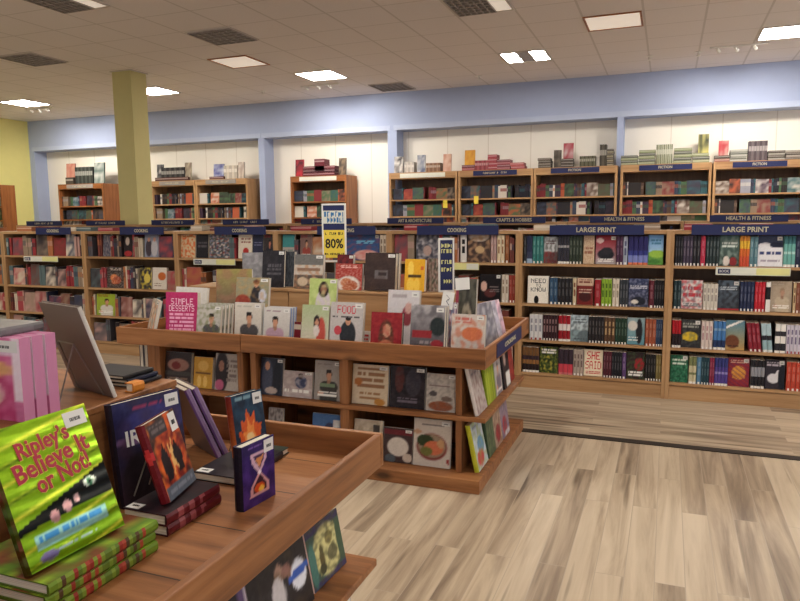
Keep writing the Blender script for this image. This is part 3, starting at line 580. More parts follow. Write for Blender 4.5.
cook('top shelf', B2, 1, 3, 246, [('f', 345, 378, 'wide blue cookbook with food picture', art(('f', (52, 84, 132)), ('e', .6, .2, .4, .22, (206, 160, 150)), ('n', (196, 70, 70), 7, .35, 4), ('b', .3, .62, .9, .76, (130, 200, 226), 2)), .245, 1), ('s', 379, 387, 2, 'ivory', titled((208, 192, 172), (130, 110, 90)), .242), ('f', 280.5, 292.5, 'teal topped cookbook', art(('f', (176, 166, 156)), ('r', 0, .5, 1, 1, (70, 142, 142)), ('b', .1, .1, .9, .4, (70, 110, 110), 3)), .242), ('f', 298, 310, 'brownish red cookbook portrait', portrait((126, 96, 88), (150, 70, 60)), .242)])
cook('top shelf', B3, 2, 3, 244, [('f', 176.8, 193, 'cream cookbook with orange flowers', art(('f', (206, 186, 150)), ('n', (206, 96, 50), 7, .9, 3), ('b', .1, .82, .9, .95, (170, 110, 60), 1)), .242), ('f', 194, 206, 'black cookbook', art(('f', (38, 36, 42)), ('b', .1, .4, .9, .7, (90, 84, 90), 2)), .24), ('f', 207, 227.5, 'photo collage cookbook', art(('f', (196, 186, 178)), ('n', (120, 52, 50), 8, .9, 2), ('n', (60, 70, 66), 9, .9, 7), ('n', (70, 90, 120), 9, .6, 9)), .242),
    ('f', 236, 250, 'cream cookbook with small red pan', art(('f', (220, 208, 190)), ('e', .55, .3, .22, .16, (176, 50, 44)), ('b', .2, .6, .9, .84, (150, 90, 80), 2)), .242), ('f', 250.5, 261, 'navy cookbook', art(('f', (44, 48, 72)), ('b', .1, .5, .9, .7, (120, 120, 150), 2)), .242), ('f', 261.5, 275.5, 'dark cookbook with smiling face', portrait((56, 48, 48), (40, 40, 50), (30, 26, 26), (186, 120, 96)), .242)])
cook('top shelf', B4, 3, 3, 244, [('f', 100.3, 108, 'slate cookbook', art(('f', (82, 80, 94)), ('n', (150, 140, 140), 6, .7, 3)), .24), ('f', 121.3, 130, 'black cookbook with red foot', art(('f', (44, 36, 42)), ('e', .5, .14, .5, .14, (156, 50, 56)), ('e', .4, .7, .25, .2, (176, 160, 150))), .24),
    ('f', 142, 156, 'grey blue cookbook with two cooks', art(('f', (136, 140, 156)), ('e', .3, .4, .25, .4, (70, 60, 70)), ('e', .7, .4, .25, .4, (180, 176, 180)), ('e', .3, .78, .1, .1, (190, 140, 120)), ('e', .7, .78, .1, .1, (190, 140, 120))), .24)])
cook('second shelf', B4, 3, 2, 274, [('f', 104.3, 121, 'dark cookbook with orange dish', food((52, 42, 44), (70, 52, 46), (206, 116, 66), (150, 66, 46), (206, 190, 176)), .23), ('f', 137.5, 149, 'dark cookbook with yellow blooms', art(('f', (56, 52, 60)), ('n', (196, 176, 70), 5, .9, 2), ('e', .6, .5, .3, .25, (206, 186, 90))), .23), ('f', 150, 164, 'white cookbook with orange fruit', art(('f', (212, 202, 190)), ('e', .66, .6, .3, .2, (190, 104, 54)), ('b', .1, .1, .6, .3, (130, 100, 80), 2)), .235)])
cook('third shelf', B4, 3, 1, 304, [('f', 94, 112.5, 'lime green cookbook with portrait', portrait((156, 176, 56), (206, 200, 190), (50, 40, 30)), .24)])

# all the other shelved books, small and far: one mass
SM = MB()
PALETTES = dict(cook=[(206, 192, 170), (150, 52, 58), (58, 50, 54), (176, 110, 70), (84, 80, 86), (190, 150, 140), (116, 60, 52), (92, 110, 112), (222, 210, 190), (60, 62, 84), (150, 130, 110), (170, 70, 76)],
                fic=[(36, 36, 46), (60, 66, 84), (120, 44, 48), (206, 198, 186), (52, 90, 96), (90, 70, 60), (140, 120, 100), (176, 90, 60), (72, 100, 70), (44, 40, 40), (150, 150, 160), (66, 50, 66)])
def sbook(x0, x1, y, z, h, d, c, c2, faceout=False, lean=0):
    bm = SM.bm; nv, nu = (5, 4) if faceout else (4, 1)
    sd = rng.random()*90
    fr = [[bm.verts.new((x0+(x1-x0)*i/nu, y+lean*h*j/nv, z+h*j/nv)) for i in range(nu+1)] for j in range(nv+1)]
    bk = [bm.verts.new(p) for p in ((x0, y+d+lean*h*0, z), (x1, y+d, z), (x1, y+d+lean*h, z+h), (x0, y+d+lean*h, z+h))]
    for j in range(nv):
        for i in range(nu):
            f = SM.face([fr[j][i], fr[j][i+1], fr[j+1][i+1], fr[j+1][i]])
            for l, (a, b) in zip(f.loops, ((i, j), (i+1, j), (i+1, j+1), (i, j+1))):
                if faceout:
                    t = noise.noise(Vector((a*.8+sd, b*.8, sd)))*.5+.5; k = mixc(c, c2, max(0, min(1, (t-.3)*2.2)))
                else: k = c2 if j == 2 else c
                l[SM.cl] = rgba(k)
    dk = mixc(c, K, .15); pg = (206, 196, 178)
    SM.face([fr[j][0] for j in range(nv+1)] + [bk[3], bk[0]], 0, dk); SM.face([fr[j][nu] for j in range(nv+1)] + [bk[2], bk[1]], 0, dk)
    SM.face(fr[nv]+[bk[2], bk[3]], 0, pg); SM.face(fr[0]+[bk[1], bk[0]], 0, pg); SM.face([bk[0], bk[1], bk[2], bk[3]], 0, dk)
def fill(x0, x1, y, z, pal, hmin, hmax, seed, faces=.25, gaps=.06, dim=1.0):
    r = random.Random(seed); x = x0; P = PALETTES[pal]
    while x < x1-.012:
        c, c2 = r.choice(P), r.choice(P)
        h = r.uniform(hmin, hmax)
        if r.random() < faces and x1-x > .12:
            w = min(r.uniform(.13, .19), x1-x-.002); sbook(x, x+w, y+.01, z+.0006, h, .03, c, c2, True, .06); x += w+.002; continue
        w = r.uniform(.014, .034); n = r.choice([1, 1, 2, 3, 4]) if pal == 'fic' else r.choice([1, 1, 2, 2, 3])
        for k in range(n):
            if x+w > x1: break
            sbook(x, x+w-.001, y+r.uniform(0, .015), z+.0006, h, .15, c, mixc(c, c2, .6)); x += w
        if r.random() < gaps: x += r.uniform(.02, .09)
for b in range(6):
    for s in range(4):
        a0, a1 = bx[b+3]+.034, bx[b+2]-.034
        segs = sorted(TAKEN.get((b, s), [])); x = a0
        for p, q in segs + [(a1, a1)]:
            if p-x > .035: fill(x+.007, p-.007, FY+.02, SH[s], 'cook', .19, .25, 100*b+s+int(x*37), .3)
            x = max(x, q)
for s in range(4): fill(at(809, 300, FY).x, bx[0]-.034, FY+.022, SH[s], 'fic', .2, .232, 50+s, .1)
for i in range(8):
    q = bx[i+1]+.1
    while q < bx[i]-.2:
        wv = rng.uniform(.14, .24); c = rng.choice(PALETTES['cook']); hq = rng.uniform(.03, .055); sbook(q, q+wv, FY+.13, 1.3706, hq, .15, c, mixc(c, W, .5)); q += wv+rng.uniform(0, .25)
for k in range(9):
    c = 0.70-1.105*k
    for z in (.46, .78, 1.13): fill(c-.515, c+.515, R2Y+.02, z, 'cook' if k % 3 else 'fic', .2, .262, 900+k*7+int(z*100), .3)
for i, (a, b) in enumerate(units):
    for z in US[3:]: fill(a+.04, b-.04, (UY if i < 9 else 9.5)+.04, z, 'fic', .17, .2, 2000+i*13+int(z*50), .35, .12)
# piles on the wall bookcases
def pile(px0, px1, pytop, cols, n, Y=UY+.1, ztop=UH, d=.2):
    x0, x1 = at(px0, 165, Y).x, at(px1, 165, Y).x; z = at((px0+px1)/2, pytop, Y).z; h = (z-ztop)/n
    for k in range(n):
        c = cols[k % len(cols)]; j = rng.uniform(-.008, .008)
        sbook(x0+j, x1+j, Y, ztop+.0005+h*k, h-.0008, d, c, mixc(c, W, .5))
def stand(px0, px1, pytop, c, c2, Y=UY+.12, ztop=UH):
    x0, x1 = at(px0, 165, Y).x, at(px1, 165, Y).x; z = at((px0+px1)/2, pytop, Y).z
    sbook(x0, x1, Y, ztop+.0005, z-ztop, .03, c, c2, True, .08)
def uprights(px0, px1, pytop, c, n, Y=UY+.1, ztop=UH):
    x0, x1 = at(px0, 165, Y).x, at(px1, 165, Y).x; z = at((px0+px1)/2, pytop, Y).z; t = (x1-x0)/n
    for k in range(n): sbook(x0+t*k, x0+t*(k+1)-.005, Y, ztop+.0005, z-ztop, .15, mixc(c, (K, W)[k % 2], .12), mixc(c, W, .5))
GR, GD, RD, DK = (132, 140, 104), (90, 92, 84), (156, 66, 74), (70, 62, 54)
stand(394, 402.5, 156.5, (226, 222, 216), (60, 56, 60)); uprights(404.5, 414, 162, (214, 206, 196), 5); stand(417, 425, 155, (206, 206, 206), (80, 90, 120)); uprights(426, 440.5, 163, (150, 110, 84), 7); stand(443, 451, 154, (226, 196, 176), (190, 130, 110))
stand(464.5, 474.5, 150, (222, 168, 66), (206, 140, 60), UY+.22); pile(461.5, 474, 165, [RD, (110, 60, 70)], 2); uprights(475, 488, 160.5, RD, 6); pile(488, 497, 154.5, [RD], 4); pile(497.3, 510, 159.5, [(150, 70, 80), (120, 66, 76)], 4); pile(510.5, 524, 162.5, [RD, (170, 90, 90)], 2)
pile(538, 550.5, 158, [DK, (96, 86, 76)], 4); stand(553.5, 561, 150, (60, 54, 50), (120, 110, 96)); stand(563, 573, 143, (200, 190, 186), (150, 30, 44), UY+.2); pile(561.5, 573.5, 158.5, [DK], 3, UY+.06, d=.12); uprights(579.5, 595.5, 156, (84, 82, 62), 8); uprights(599.5, 606.5, 144.5, (72, 66, 56), 3); pile(606.7, 613, 149, [(120, 110, 84), DK], 8, d=.15)
pile(621, 637.5, 155.5, [GR, GD], 4); pile(638.5, 655, 150, [GR, GD], 5); uprights(655.8, 672.5, 144.5, (136, 142, 112), 9); pile(673, 691, 148, [GR, GD], 5); pile(692, 709, 153, [(140, 146, 110), GD], 3); stand(697.5, 708, 134, (196, 186, 110), (60, 66, 50), UY+.24)
stand(718, 728, 140.5, (196, 160, 150), (170, 44, 52), UY+.2); pile(714.5, 729.5, 155.5, [(150, 100, 90), DK], 2, UY+.05, d=.13); pile(730, 747, 149.5, [(150, 150, 140), GD], 5); uprights(748, 767, 141, (92, 80, 84), 7); pile(767.5, 784, 150.5, [(130, 126, 116), DK], 4); pile(785, 806, 150, [DK, (140, 130, 120)], 4)
# left units
stand(65, 73.5, 163.5, (176, 110, 96), (196, 150, 130)); pile(64.5, 72, 177.5, [DK], 1, UY+.05, d=.06); uprights(74.5, 92, 167, (52, 58, 54), 9); stand(93, 103, 162.5, (90, 110, 104), (196, 196, 190)); stand(156, 162, 164.5, (50, 50, 54), (196, 190, 186)); uprights(161, 184, 167.5, (48, 46, 46), 9); stand(184, 190, 162.5, (196, 186, 160), (110, 90, 80)); pile(154, 187, 177.3, [(84, 50, 44)], 1, UY+.04, d=.05)
stand(213, 223, 164, (80, 84, 140), (196, 200, 216)); uprights(223.5, 237, 165.5, (206, 196, 180), 5); stand(237.5, 243.5, 162, (220, 210, 196), (150, 130, 120)); pile(209, 223, 176.5, [(100, 60, 56)], 1, UY+.04, d=.07)
stand(295, 303, 159.5, (190, 50, 64), (60, 40, 46)); pile(303.2, 334.5, 166, [(96, 34, 46), (70, 30, 40)], 3); pile(314, 324, 159, [(100, 36, 48)], 2, UY+.1, UH+.085); stand(338.5, 345.5, 158, (60, 54, 52), (140, 120, 96), UY+.16)
so = SM.build('shelved_books', ['matte_print'])
tag(so, 'all the smaller books packed on the farther shelves and bookcase tops', 'books', kind='stuff')
# ------------------------------------------------------------------ display tables
ZT, ZR = 0.715, 0.80
def table(label, x0, x1, y0, y1, midz, rims, panels, core, mid, group=None):
    """panels: uprights (x0,y0,x1,y1); core: centre partition; mid: extent of the middle shelf"""
    cx, cy = (x0+x1)/2, (y0+y1)/2
    t = thing('display_table', label, 'table', (cx, cy, 0), 0, group)
    def bx_(name, mat, a, b, bev=.004): return box(name, mat, (a[0]-cx, a[1]-cy, a[2]), (b[0]-cx, b[1]-cy, b[2]), t, bev)
    bx_('plinth', 'pine_x', (x0+.03, y0, 0), (x1-.03, y1, 0.075))
    for p in panels: bx_('upright', 'pine_z', (p[0], p[1], .075), (p[2], p[3], .69))
    bx_('partition', 'pine_x', (core[0], core[1], .075), (core[2], core[3], .69))
    bx_('middle_shelf', 'pine_x', (mid[0], mid[1], midz-.026), (mid[2], mid[3], midz))
    bx_('tray', 'pine_floor', (x0+.004, y0+.004, .69), (x1-.004, y1-.004, ZT), .002)
    w = .022
    if 'f' in rims: bx_('rim', 'pine_x', (x0, y0, .692), (x1, y0+w, ZR))
    if 'b' in rims: bx_('rim', 'pine_x', (x0, y1-w, .692), (x1, y1, ZR))
    if 'l' in rims: bx_('rim', 'pine_y', (x0, y0+w, .692), (x0+w, y1-w, ZR))
    if 'r' in rims: bx_('rim', 'pine_y', (x1-w, y0+w, .692), (x1, y1-w, ZR))
    return t
dy0, dy1 = 3.46, 4.68
pl = at(150, 380, 3.56).x, at(162, 380, 3.56).x; pd = at(340, 385, 3.56).x, at(349, 385, 3.56).x
T1 = table('pine display table, farther left half of the cookbook pair', -3.35, -2.392, dy0, dy1, .405, 'flb', [(pl[0], 3.55, pl[1], 4.58), (-2.482, 3.55, -2.44, 4.58)], (pl[1], 4.04, -2.482, 4.07), (-3.34, 3.53, -2.393, 4.61), 'pine tables of cookbooks')
T2 = table('pine display table with navy end plate, right half of the cookbook pair', -2.388, -.87, dy0, dy1, .405, 'frb', [(-2.386, 3.55, -2.345, 4.58), (pd[0], 3.55, pd[1], 4.04), (-1.06, 3.55, -1.025, 4.58)], (-2.345, 4.04, -1.06, 4.07), (-2.387, 3.53, -.885, 4.61), 'pine tables of cookbooks')
p0, p1 = atx(494, 352, -.87), atx(521, 328, -.87)
sp = box('sign_plate', 'navy', (.759, p0.y-4.07+.06, .705), (.763, p1.y-4.07, .785), T2)
letters('lettering', 'COOKING', .04, 'cream_ink', sp, (.7645, (p0.y+p1.y)/2-4.07+.03, .745), (PI/2, 0, PI/2), width=.3)
FT = table('large pine display table in front, piled with fantasy and picture books', -2.06, -.842, .78, 2.0, .37, 'flrb', [(-1.9, .88, -1.86, 1.92), (-1.12, .88, -1.08, 1.92)], (-1.86, 1.38, -1.12, 1.41), (-2.02, .8, -.865, 1.985))
RZ = 1.02
def riser(label, x0, x1, y0, y1, z1, w='pine'):
    wd = w
    t = thing('table_riser', label, 'riser', ((x0+x1)/2, (y0+y1)/2, ZT)); w, d, h = (x1-x0)/2, (y1-y0)/2, z1-ZT-.0005
    box('front_board', wd+'_x', (-w, -d, .0005), (w, -d+.02, h-.02), t, .002); box('rear_board', wd+'_x', (-w, d-.02, .0005), (w, d, h-.02), t, .002)
    box('side_board', wd+'_y', (-w, -d+.02, .0005), (-w+.02, d-.02, h-.02), t, .002); box('side_board', wd+'_y', (w-.02, -d+.02, .0005), (w, d-.02, h-.02), t, .002)
    box('top_board', wd+'_x', (-w-.004, -d-.004, h-.02), (w+.004, d+.004, h), t, .003)
RYF = 4.04
riser('light wood riser box in the middle of the left cookbook table', -3.2, -2.394, RYF, 4.34, RZ, w='maple'); riser('light wood riser box in the middle of the right cookbook table', -2.386, -1.22, RYF, 4.34, RZ, w='maple')
FR = 0.99
riser('pine riser box on the front table behind the green book', -1.98, -1.45, .9, 1.735, FR)

def easel(name, label, loc, rz, w=.16, h=.2, lean=.3, group=None):
    """a folding wire book stand; the book leans on its back legs, facing local -y"""
    t = thing(name, label, 'book stand', loc, rz, group)
    for s in (-1, 1):
        MB().tube([(s*w/2, 0, .003), (s*w/2*.6, h*lean, h)], .0022, 6).build('front_leg', 'wire', t)
        MB().tube([(s*w/2*.6, h*lean, h), (s*w/2*.8, h*(lean+.36), .003)], .002, 6).build('back_leg', 'wire', t)
    MB().tube([(-w/2*.6, h*lean, h), (w/2*.6, h*lean, h)], .002, 6).build('crossbar', 'wire', t)

# ------------------------------------------------------------------ cookbooks on the pair of tables
D2R = math.radians
def disp(name, label, x0, x1, ytop, cov, t=.03, spine=(120, 110, 104), Y=3.56, z=ZT, lean=9, rz=0, copies=0, price=1, back=None, h=None, gap=.008, copylabel=None, pym=None):
    pa, pb = at(x0, pym or ytop+25, Y), at(x1, pym or ytop+25, Y); w = (pb.x-pa.x)/max(.5, math.cos(D2R(rz)))
    L = D2R(lean)
    if h is None: h = (at((x0+x1)/2, ytop, Y+.04).z-z-.0006)/math.cos(L)
    o = book(name, label, (pa.x, Y, z+.0006), D2R(rz), L, w, h, t, cov, spine, back or (196, 190, 184), 26, 34, True, price=(w*.22, h*.085) if price else None)
    g = f'copies behind: {label}'[:60] if copies > 1 else None
    for k in range(copies):
        d = (t/math.cos(L)+gap)*(k+1); n = Vector((-math.sin(D2R(rz)), math.cos(D2R(rz)), 0))
        clone(o, (pa.x+n.x*d, Y+n.y*d, z+.0006), D2R(rz), L, t, copylabel or ('copy standing right behind '+label), g)
    return o
SK = (196, 146, 118)
disp('cookbook', 'pale cookbook slanting at the left end of the cookbook tray', 145, 162.5, 299, art(('f', (206, 190, 176)), ('n', (190, 120, 76), 6, .8, 2), ('n', (96, 110, 120), 6, .5, 5)), .022, (206, 200, 196), Y=3.60, lean=14, rz=-38)
disp('cookbook', 'hot pink SIMPLE DESSERTS cookbook with white lettering', 164.5, 193, 293, art(('f', (186, 52, 106)), ('t', 'SIMPLE', .16, .74, .86, .87, (240, 206, 220)), ('t', 'DESSERTS', .1, .6, .9, .72, (240, 206, 220)), ('b', .12, .16, .88, .56, (232, 170, 196), 5)), .05, (170, 44, 96), Y=3.55, lean=6, rz=8, price=0, back=(220, 214, 210))
disp('cookbook', 'white book peeking out above the pink SIMPLE DESSERTS cookbook', 172, 206, 287.5, art(('f', (216, 212, 206))), .02, (216, 210, 204), Y=3.74, lean=9, rz=-6, price=0)
disp('cookbook', 'cookbook of a man cooking, right of the pink one', 195, 219, 305.5, portrait((196, 192, 184), (84, 82, 84), title=(160, 156, 150), cx=.62, extra=(('n', (110, 116, 70), 7, .5, 2),)), .02, (196, 190, 186), copies=3, copylabel='white edged copy standing behind the man cooking cookbook', gap=.02)
disp('cookbook', 'cookbook of a dark shirted man with folded arms, front row', 233.5, 260, 303, portrait((212, 206, 194), (78, 74, 74), title=(180, 176, 166)), .04, (214, 206, 196), lean=6)
disp('cookbook', 'white cookbook of a woman in lilac with blue spines', 262, 288, 308, portrait((206, 202, 196), (176, 146, 160), title=(150, 120, 130), cx=.45), .018, (96, 130, 186), copies=2, back=(110, 140, 196), gap=.012, copylabel='blue backed copy behind the woman in lilac')
disp('cookbook', 'small wine red book squeezed between front row cookbooks', 293.5, 300, 322, art(('f', (120, 34, 44)), ('r', 0, .7, 1, .9, (206, 190, 170))), .025, (120, 34, 44), Y=3.62, price=0)
disp('cookbook', 'pale green cookbook of a woman by a red dress', 300, 327, 305.5, art(('g', (206, 196, 186), (170, 184, 140)), ('e', .72, .35, .18, .4, (186, 84, 70)), ('e', .55, .62, .12, .16, (44, 34, 32)), ('e', .56, .6, .07, .09, SK), ('e', .55, .42, .12, .14, (214, 204, 196)), ('b', .08, .08, .5, .2, (176, 70, 76), 2)), .025, (196, 200, 180))
disp('cookbook', 'white FOOD cookbook with red title and man in black', 328.5, 361, 303, art(('f', (190, 184, 180)), ('t', 'FOOD', .2, .77, .78, .93, (196, 66, 80)), ('e', .55, .34, .26, .3, (48, 50, 54)), ('e', .55, .62, .09, .1, SK), ('e', .55, .67, .09, .05, (40, 32, 30)), ('e', .24, .42, .12, .1, (196, 76, 84)), ('b', .05, .66, .9, .72, (100, 96, 96), 1), ('b', .1, .08, .9, .2, (150, 70, 66), 2)), .03, (200, 196, 190))
disp('cookbook', 'low white and red book between FOOD and the red cookbook', 360.5, 369, 331, art(('f', (206, 196, 190)), ('b', .1, .2, .9, .8, (180, 60, 60), 3)), .03, (206, 196, 190), Y=3.66, price=0)
disp('cookbook', 'red cookbook with long haired woman', 369.5, 400.5, 313, art(('f', (142, 36, 44)), ('e', .5, .36, .26, .5, (92, 56, 40)), ('e', .52, .56, .14, .17, SK), ('e', .5, .1, .3, .26, (186, 120, 90)), ('n', (176, 70, 60), 8, .45, 3)), .03, (36, 26, 30), back=(44, 30, 34), price=0)
disp('cookbook', 'white cookbook with pink sketch of a woman, behind red one', 385.5, 417, 291, art(('f', (206, 200, 200)), ('e', .62, .56, .18, .18, (150, 76, 84)), ('e', .66, .7, .12, .1, (200, 160, 150)), ('b', .12, .84, .6, .92, (170, 160, 160), 1)), .03, (196, 190, 186), Y=3.72)
disp('cookbook', 'dark grey cookbook with red title block', 409, 443, 307, art(('g', (60, 54, 58), (176, 172, 172)), ('n', (96, 92, 96), 5, .8, 3), ('e', .8, .6, .24, .2, (46, 54, 54)), ('r', .04, .36, .62, .52, (150, 50, 54)), ('b', .3, .1, .9, .3, (150, 140, 140), 2), ('e', .8, .26, .2, .08, (150, 50, 56))), .035, (176, 170, 166), copies=1, copylabel='pale copy behind the dark grey red titled cookbook')
disp('cookbook', 'tall pale cookbook strip beside white orange cookbook', 444, 455, 303, art(('f', (206, 196, 200)), ('n', (150, 90, 100), 7, .8, 4), ('n', (96, 110, 150), 7, .6, 6)), .02, (206, 200, 196), Y=3.68)
_pt = MB().box(-.06, -.006, .235, .01, -.004, .335).build('paper_tag', 'white_plastic', ALL_BOOKS[-1], (0, 0, .02), (0, .12, 0)); _pt['label'] = 'white paper tag with a blue scribble'
MB().tube([(-.037, -.0065, .315), (-.015, -.0065, .297), (-.033, -.0065, .279), (-.013, -.0065, .259)], .0016, 5).build('scribble', 'navy', _pt)
disp('cookbook', 'white cookbook with orange food at the tray\'s front corner', 450.5, 483.5, 315, art(('f', (206, 196, 186)), ('e', .55, .34, .46, .4, (190, 180, 172)), ('e', .62, .58, .34, .16, (206, 120, 80)), ('n', (196, 110, 80), 6, .6, 2), ('b', .08, .78, .6, .92, (196, 110, 100), 2)), .03, (214, 206, 200), price=1, Y=3.53)
disp('cookbook', 'grey green cookbook with pale cat face', 453.5, 474, 280, art(('f', (92, 90, 78)), ('e', .55, .45, .28, .26, (156, 146, 126)), ('n', (52, 50, 46), 6, .7, 3), ('r', 0, 0, .14, 1, (150, 70, 84))), .03, (156, 70, 84), Y=3.74, price=0)
_pt = MB().box(.03, -.004, .325, .115, -.002, .395).bevel(.0006).build('paper_tag', 'white_plastic', bpy.context.scene.collection.objects[-1] if False else ALL_BOOKS[-1], (0, 0, .03), (0, -.1, 0)); _pt['label'] = 'white paper tag'
# second layer at the left of the trays, raised on a lying block
for xa, xb, l in ((218, 268, 'wooden prop block under the tilted olive cookbook'), (308, 336, 'wooden prop block under the green portrait cookbook')):
    a, b = at(xa, 300, 3.78).x, at(xb, 300, 3.78).x
    tag(MB().box(a, 3.76, ZT+.0005, b, 3.94, ZT+.16).build('prop_block', 'pine_x'), l, 'block')
ZB = ZT+.16
disp('cookbook', 'tilted olive cookbook with red spine', 215.5, 243, 271, art(('g', (112, 96, 84), (150, 140, 84)), ('n', (150, 110, 90), 4, .6, 2)), .035, (176, 70, 64), Y=3.86, z=ZB, lean=14, rz=24, price=0)
disp('cookbook', 'cookbook of woman in dark apron with flowers', 234.5, 267, 278, art(('f', (150, 146, 120)), ('e', .64, .4, .2, .4, (44, 42, 48)), ('e', .82, .5, .12, .2, (196, 196, 206)), ('e', .62, .82, .08, .1, SK), ('e', .62, .88, .1, .07, (110, 70, 50)), ('e', .22, .3, .26, .24, (146, 60, 46)), ('n', (200, 150, 90), 8, .4, 3)), .025, (196, 196, 200), Y=3.785, z=ZB, lean=9)
disp('cookbook', 'bright green cookbook of a dark haired woman', 308, 335, 279, art(('f', (176, 192, 116)), ('e', .52, .34, .3, .42, (206, 196, 200)), ('e', .52, .72, .2, .22, (48, 34, 30)), ('e', .52, .72, .11, .14, (150, 100, 80)), ('n', (206, 214, 150), 6, .5, 2)), .02, (176, 192, 120), Y=3.785, z=ZB)
# on the risers
def top(*a, **k):
    k.setdefault('Y', 4.06); k.setdefault('z', RZ); k.setdefault('lean', 8); return disp(*a, **k)
top('cookbook', 'grey cookbook with white top, turned sideways on the riser', 243, 261, 254, art(('f', (126, 124, 126)), ('n', (170, 166, 166), 6, .5, 3)), .04, (150, 146, 146), lean=12, rz=30, price=0)
top('cookbook', 'black cookbook with faint white lettering on the riser', 261.5, 282, 251, art(('f', (40, 38, 42)), ('b', .2, .3, .85, .62, (96, 92, 96), 3), ('n', (60, 56, 60), 5, .6, 2)), .03, (40, 38, 42), rz=6, back=(50, 46, 50))
top('cookbook', 'mottled slate cookbook right of the black one', 284.5, 293, 252, art(('f', (78, 82, 86)), ('n', (46, 48, 54), 7, .8, 5)), .03, (70, 74, 80), Y=4.13, price=0)
top('cookbook', 'cookbook with cream band and brown dishes on riser', 293.5, 322, 255, art(('f', (96, 84, 76)), ('r', 0, .4, 1, .68, (190, 182, 170)), ('n', (176, 130, 96), 8, .7, 3), ('r', 0, .68, 1, 1, (112, 110, 106)), ('b', .1, .46, .9, .6, (140, 110, 90), 1), ('e', .3, .2, .2, .14, (196, 176, 150)), ('e', .7, .2, .2, .14, (186, 160, 130))), .03, (150, 140, 130))
top('cookbook', 'dark red cookbook behind the red and white one', 336, 352, 255, art(('f', (112, 40, 42)), ('n', (60, 30, 34), 5, .7, 2)), .03, (112, 40, 42), Y=4.14)
top('cookbook', 'red and white cookbook with soup bowl on riser', 335, 361.5, 264, food((160, 58, 48), (212, 200, 190), (190, 120, 84), (170, 90, 60), (226, 190, 180), .2), .025, (150, 60, 50), copies=0, price=0)
top('cookbook', 'large dark brown cookbook with square emblem', 364, 394.5, 254, art(('f', (64, 50, 46)), ('r', .34, .3, .76, .54, (110, 104, 104)), ('b', .4, .36, .7, .48, (56, 46, 44), 1), ('n', (84, 66, 58), 4, .4, 2)), .045, (70, 54, 48), back=(176, 170, 164), copies=1, copylabel='grey edged copy behind the dark brown cookbook')
top('cookbook', 'yellow cookbook with dark band', 404, 424, 260, art(('f', (222, 168, 44)), ('e', .3, .7, .16, .26, (236, 200, 90)), ('e', .3, .2, .2, .24, (236, 196, 80)), ('e', .62, .2, .16, .24, (236, 196, 80)), ('r', .16, .42, .84, .5, (80, 60, 36)), ('r', .78, .66, .96, .78, (206, 110, 50))), .05, (222, 168, 44), back=(132, 70, 44), price=0)
top('cookbook', 'brown floral cookbook right of the yellow one', 427, 440, 259, art(('f', (122, 98, 88)), ('n', (70, 76, 60), 6, .8, 3), ('n', (196, 176, 160), 7, .5, 7)), .03, (146, 76, 50), Y=4.12)
# leaning at the tray's right end
for k, (px, yt, c, sp_, l) in enumerate(((478, 300, (132, 128, 138), (120, 118, 130), 'grey cookbook leaning at the tray\'s right end'), (486, 297, (186, 180, 196), (150, 146, 170), 'lilac grey cookbook leaning against the pink one'), (496, 291, (214, 176, 190), (206, 160, 176), 'pink cookbook leaning at the tray\'s right end'))):
    p = at(px+14, 345, 3.78+.1*k)
    o = book('cookbook', l, (-.972, 3.85+.1*k, ZT+.0006), D2R(74), D2R(15), .19, .27-.005*k, .026, art(('f', c), ('n', mixc(c, K, .5), 5, .6, k+2), ('n', W, 6, .4, k+7)), sp_, mixc(c, W, .3), 12, 16)

# sale signs standing on the tables
def stand_sign(label, x0, x1, Y, z0, z1, rz, kind, foot):
    a, b = at(x0, 230, Y).x, at(x1, 230, Y).x; w = (b-a)/2/math.cos(rz); h = z1-z0
    t = thing('sign_holder', label, 'sign', ((a+b)/2, Y, foot), rz); q = z0-foot
    f = MB()
    for A in ((-w, q, w, q+.012), (-w, q+h-.012, w, q+h), (-w, q+.012, -w+.01, q+h-.012), (w-.01, q+.012, w, q+h-.012)): f.box(A[0], -.006, A[1], A[2], .006, A[3])
    f.build('frame', 'white_plastic', t)
    MB().tube([(0, 0, .004), (0, 0, q)], .006, 8).build('post', 'wire', t)
    MB().box(-.06, -.05, .0005, .06, .05, .006).build('foot', 'wire', t)
    if kind == 'sale':
        c = box('card', 'yellow_card', (-w+.01, -.004, q+.03), (w-.01, .004, q+h*.55), t); letters('lettering', '80%', .09, 'black_ink', c, (0, -.0052, q+h*.31), width=w*1.5, bold=.002)
        worn_letters(0, -.0042, q+h*.49, w*1.5, .02, 'black_ink', c, 5); worn_letters(0, -.0042, q+h*.14, w*1.6, .014, 'black_ink', c, 6)
        c = box('card', 'navy', (-w+.01, -.004, q+h*.55), (w-.01, .004, q+h-.012), t); c2 = box('pale_band', 'pale_strip', (-w+.01, -.0055, q+h*.66), (w-.01, -.004, q+h*.88), c)
        worn_letters(0, -.0057, q+h*.82, w*1.6, .036, 'teal_card', c2, 3); worn_letters(0, -.0057, q+h*.72, w*1.6, .036, 'teal_card', c2, 4)
    else:
        c = box('card', 'navy', (-w+.01, -.004, q+.012), (w-.01, .004, q+h-.012), t)
        for k, v in enumerate((.86, .76, .56, .42, .2)): worn_letters(0, -.0042, q+h*v, w*1.3, .024, 'yellow_strip', c, k)
zA, zB = at(334, 262, 4.27).z, at(334, 203.5, 4.27).z
stand_sign('yellow and blue 80% sale sign standing on the riser', 323, 345.5, 4.27, zA, zB, .12, 'sale', RZ)
stand_sign('narrow navy sign with yellow lines at the tray\'s right side', 439.5, 453, 3.95, at(446, 292, 3.95).z, at(446, 238, 3.95).z, .5, 'navy', ZT)
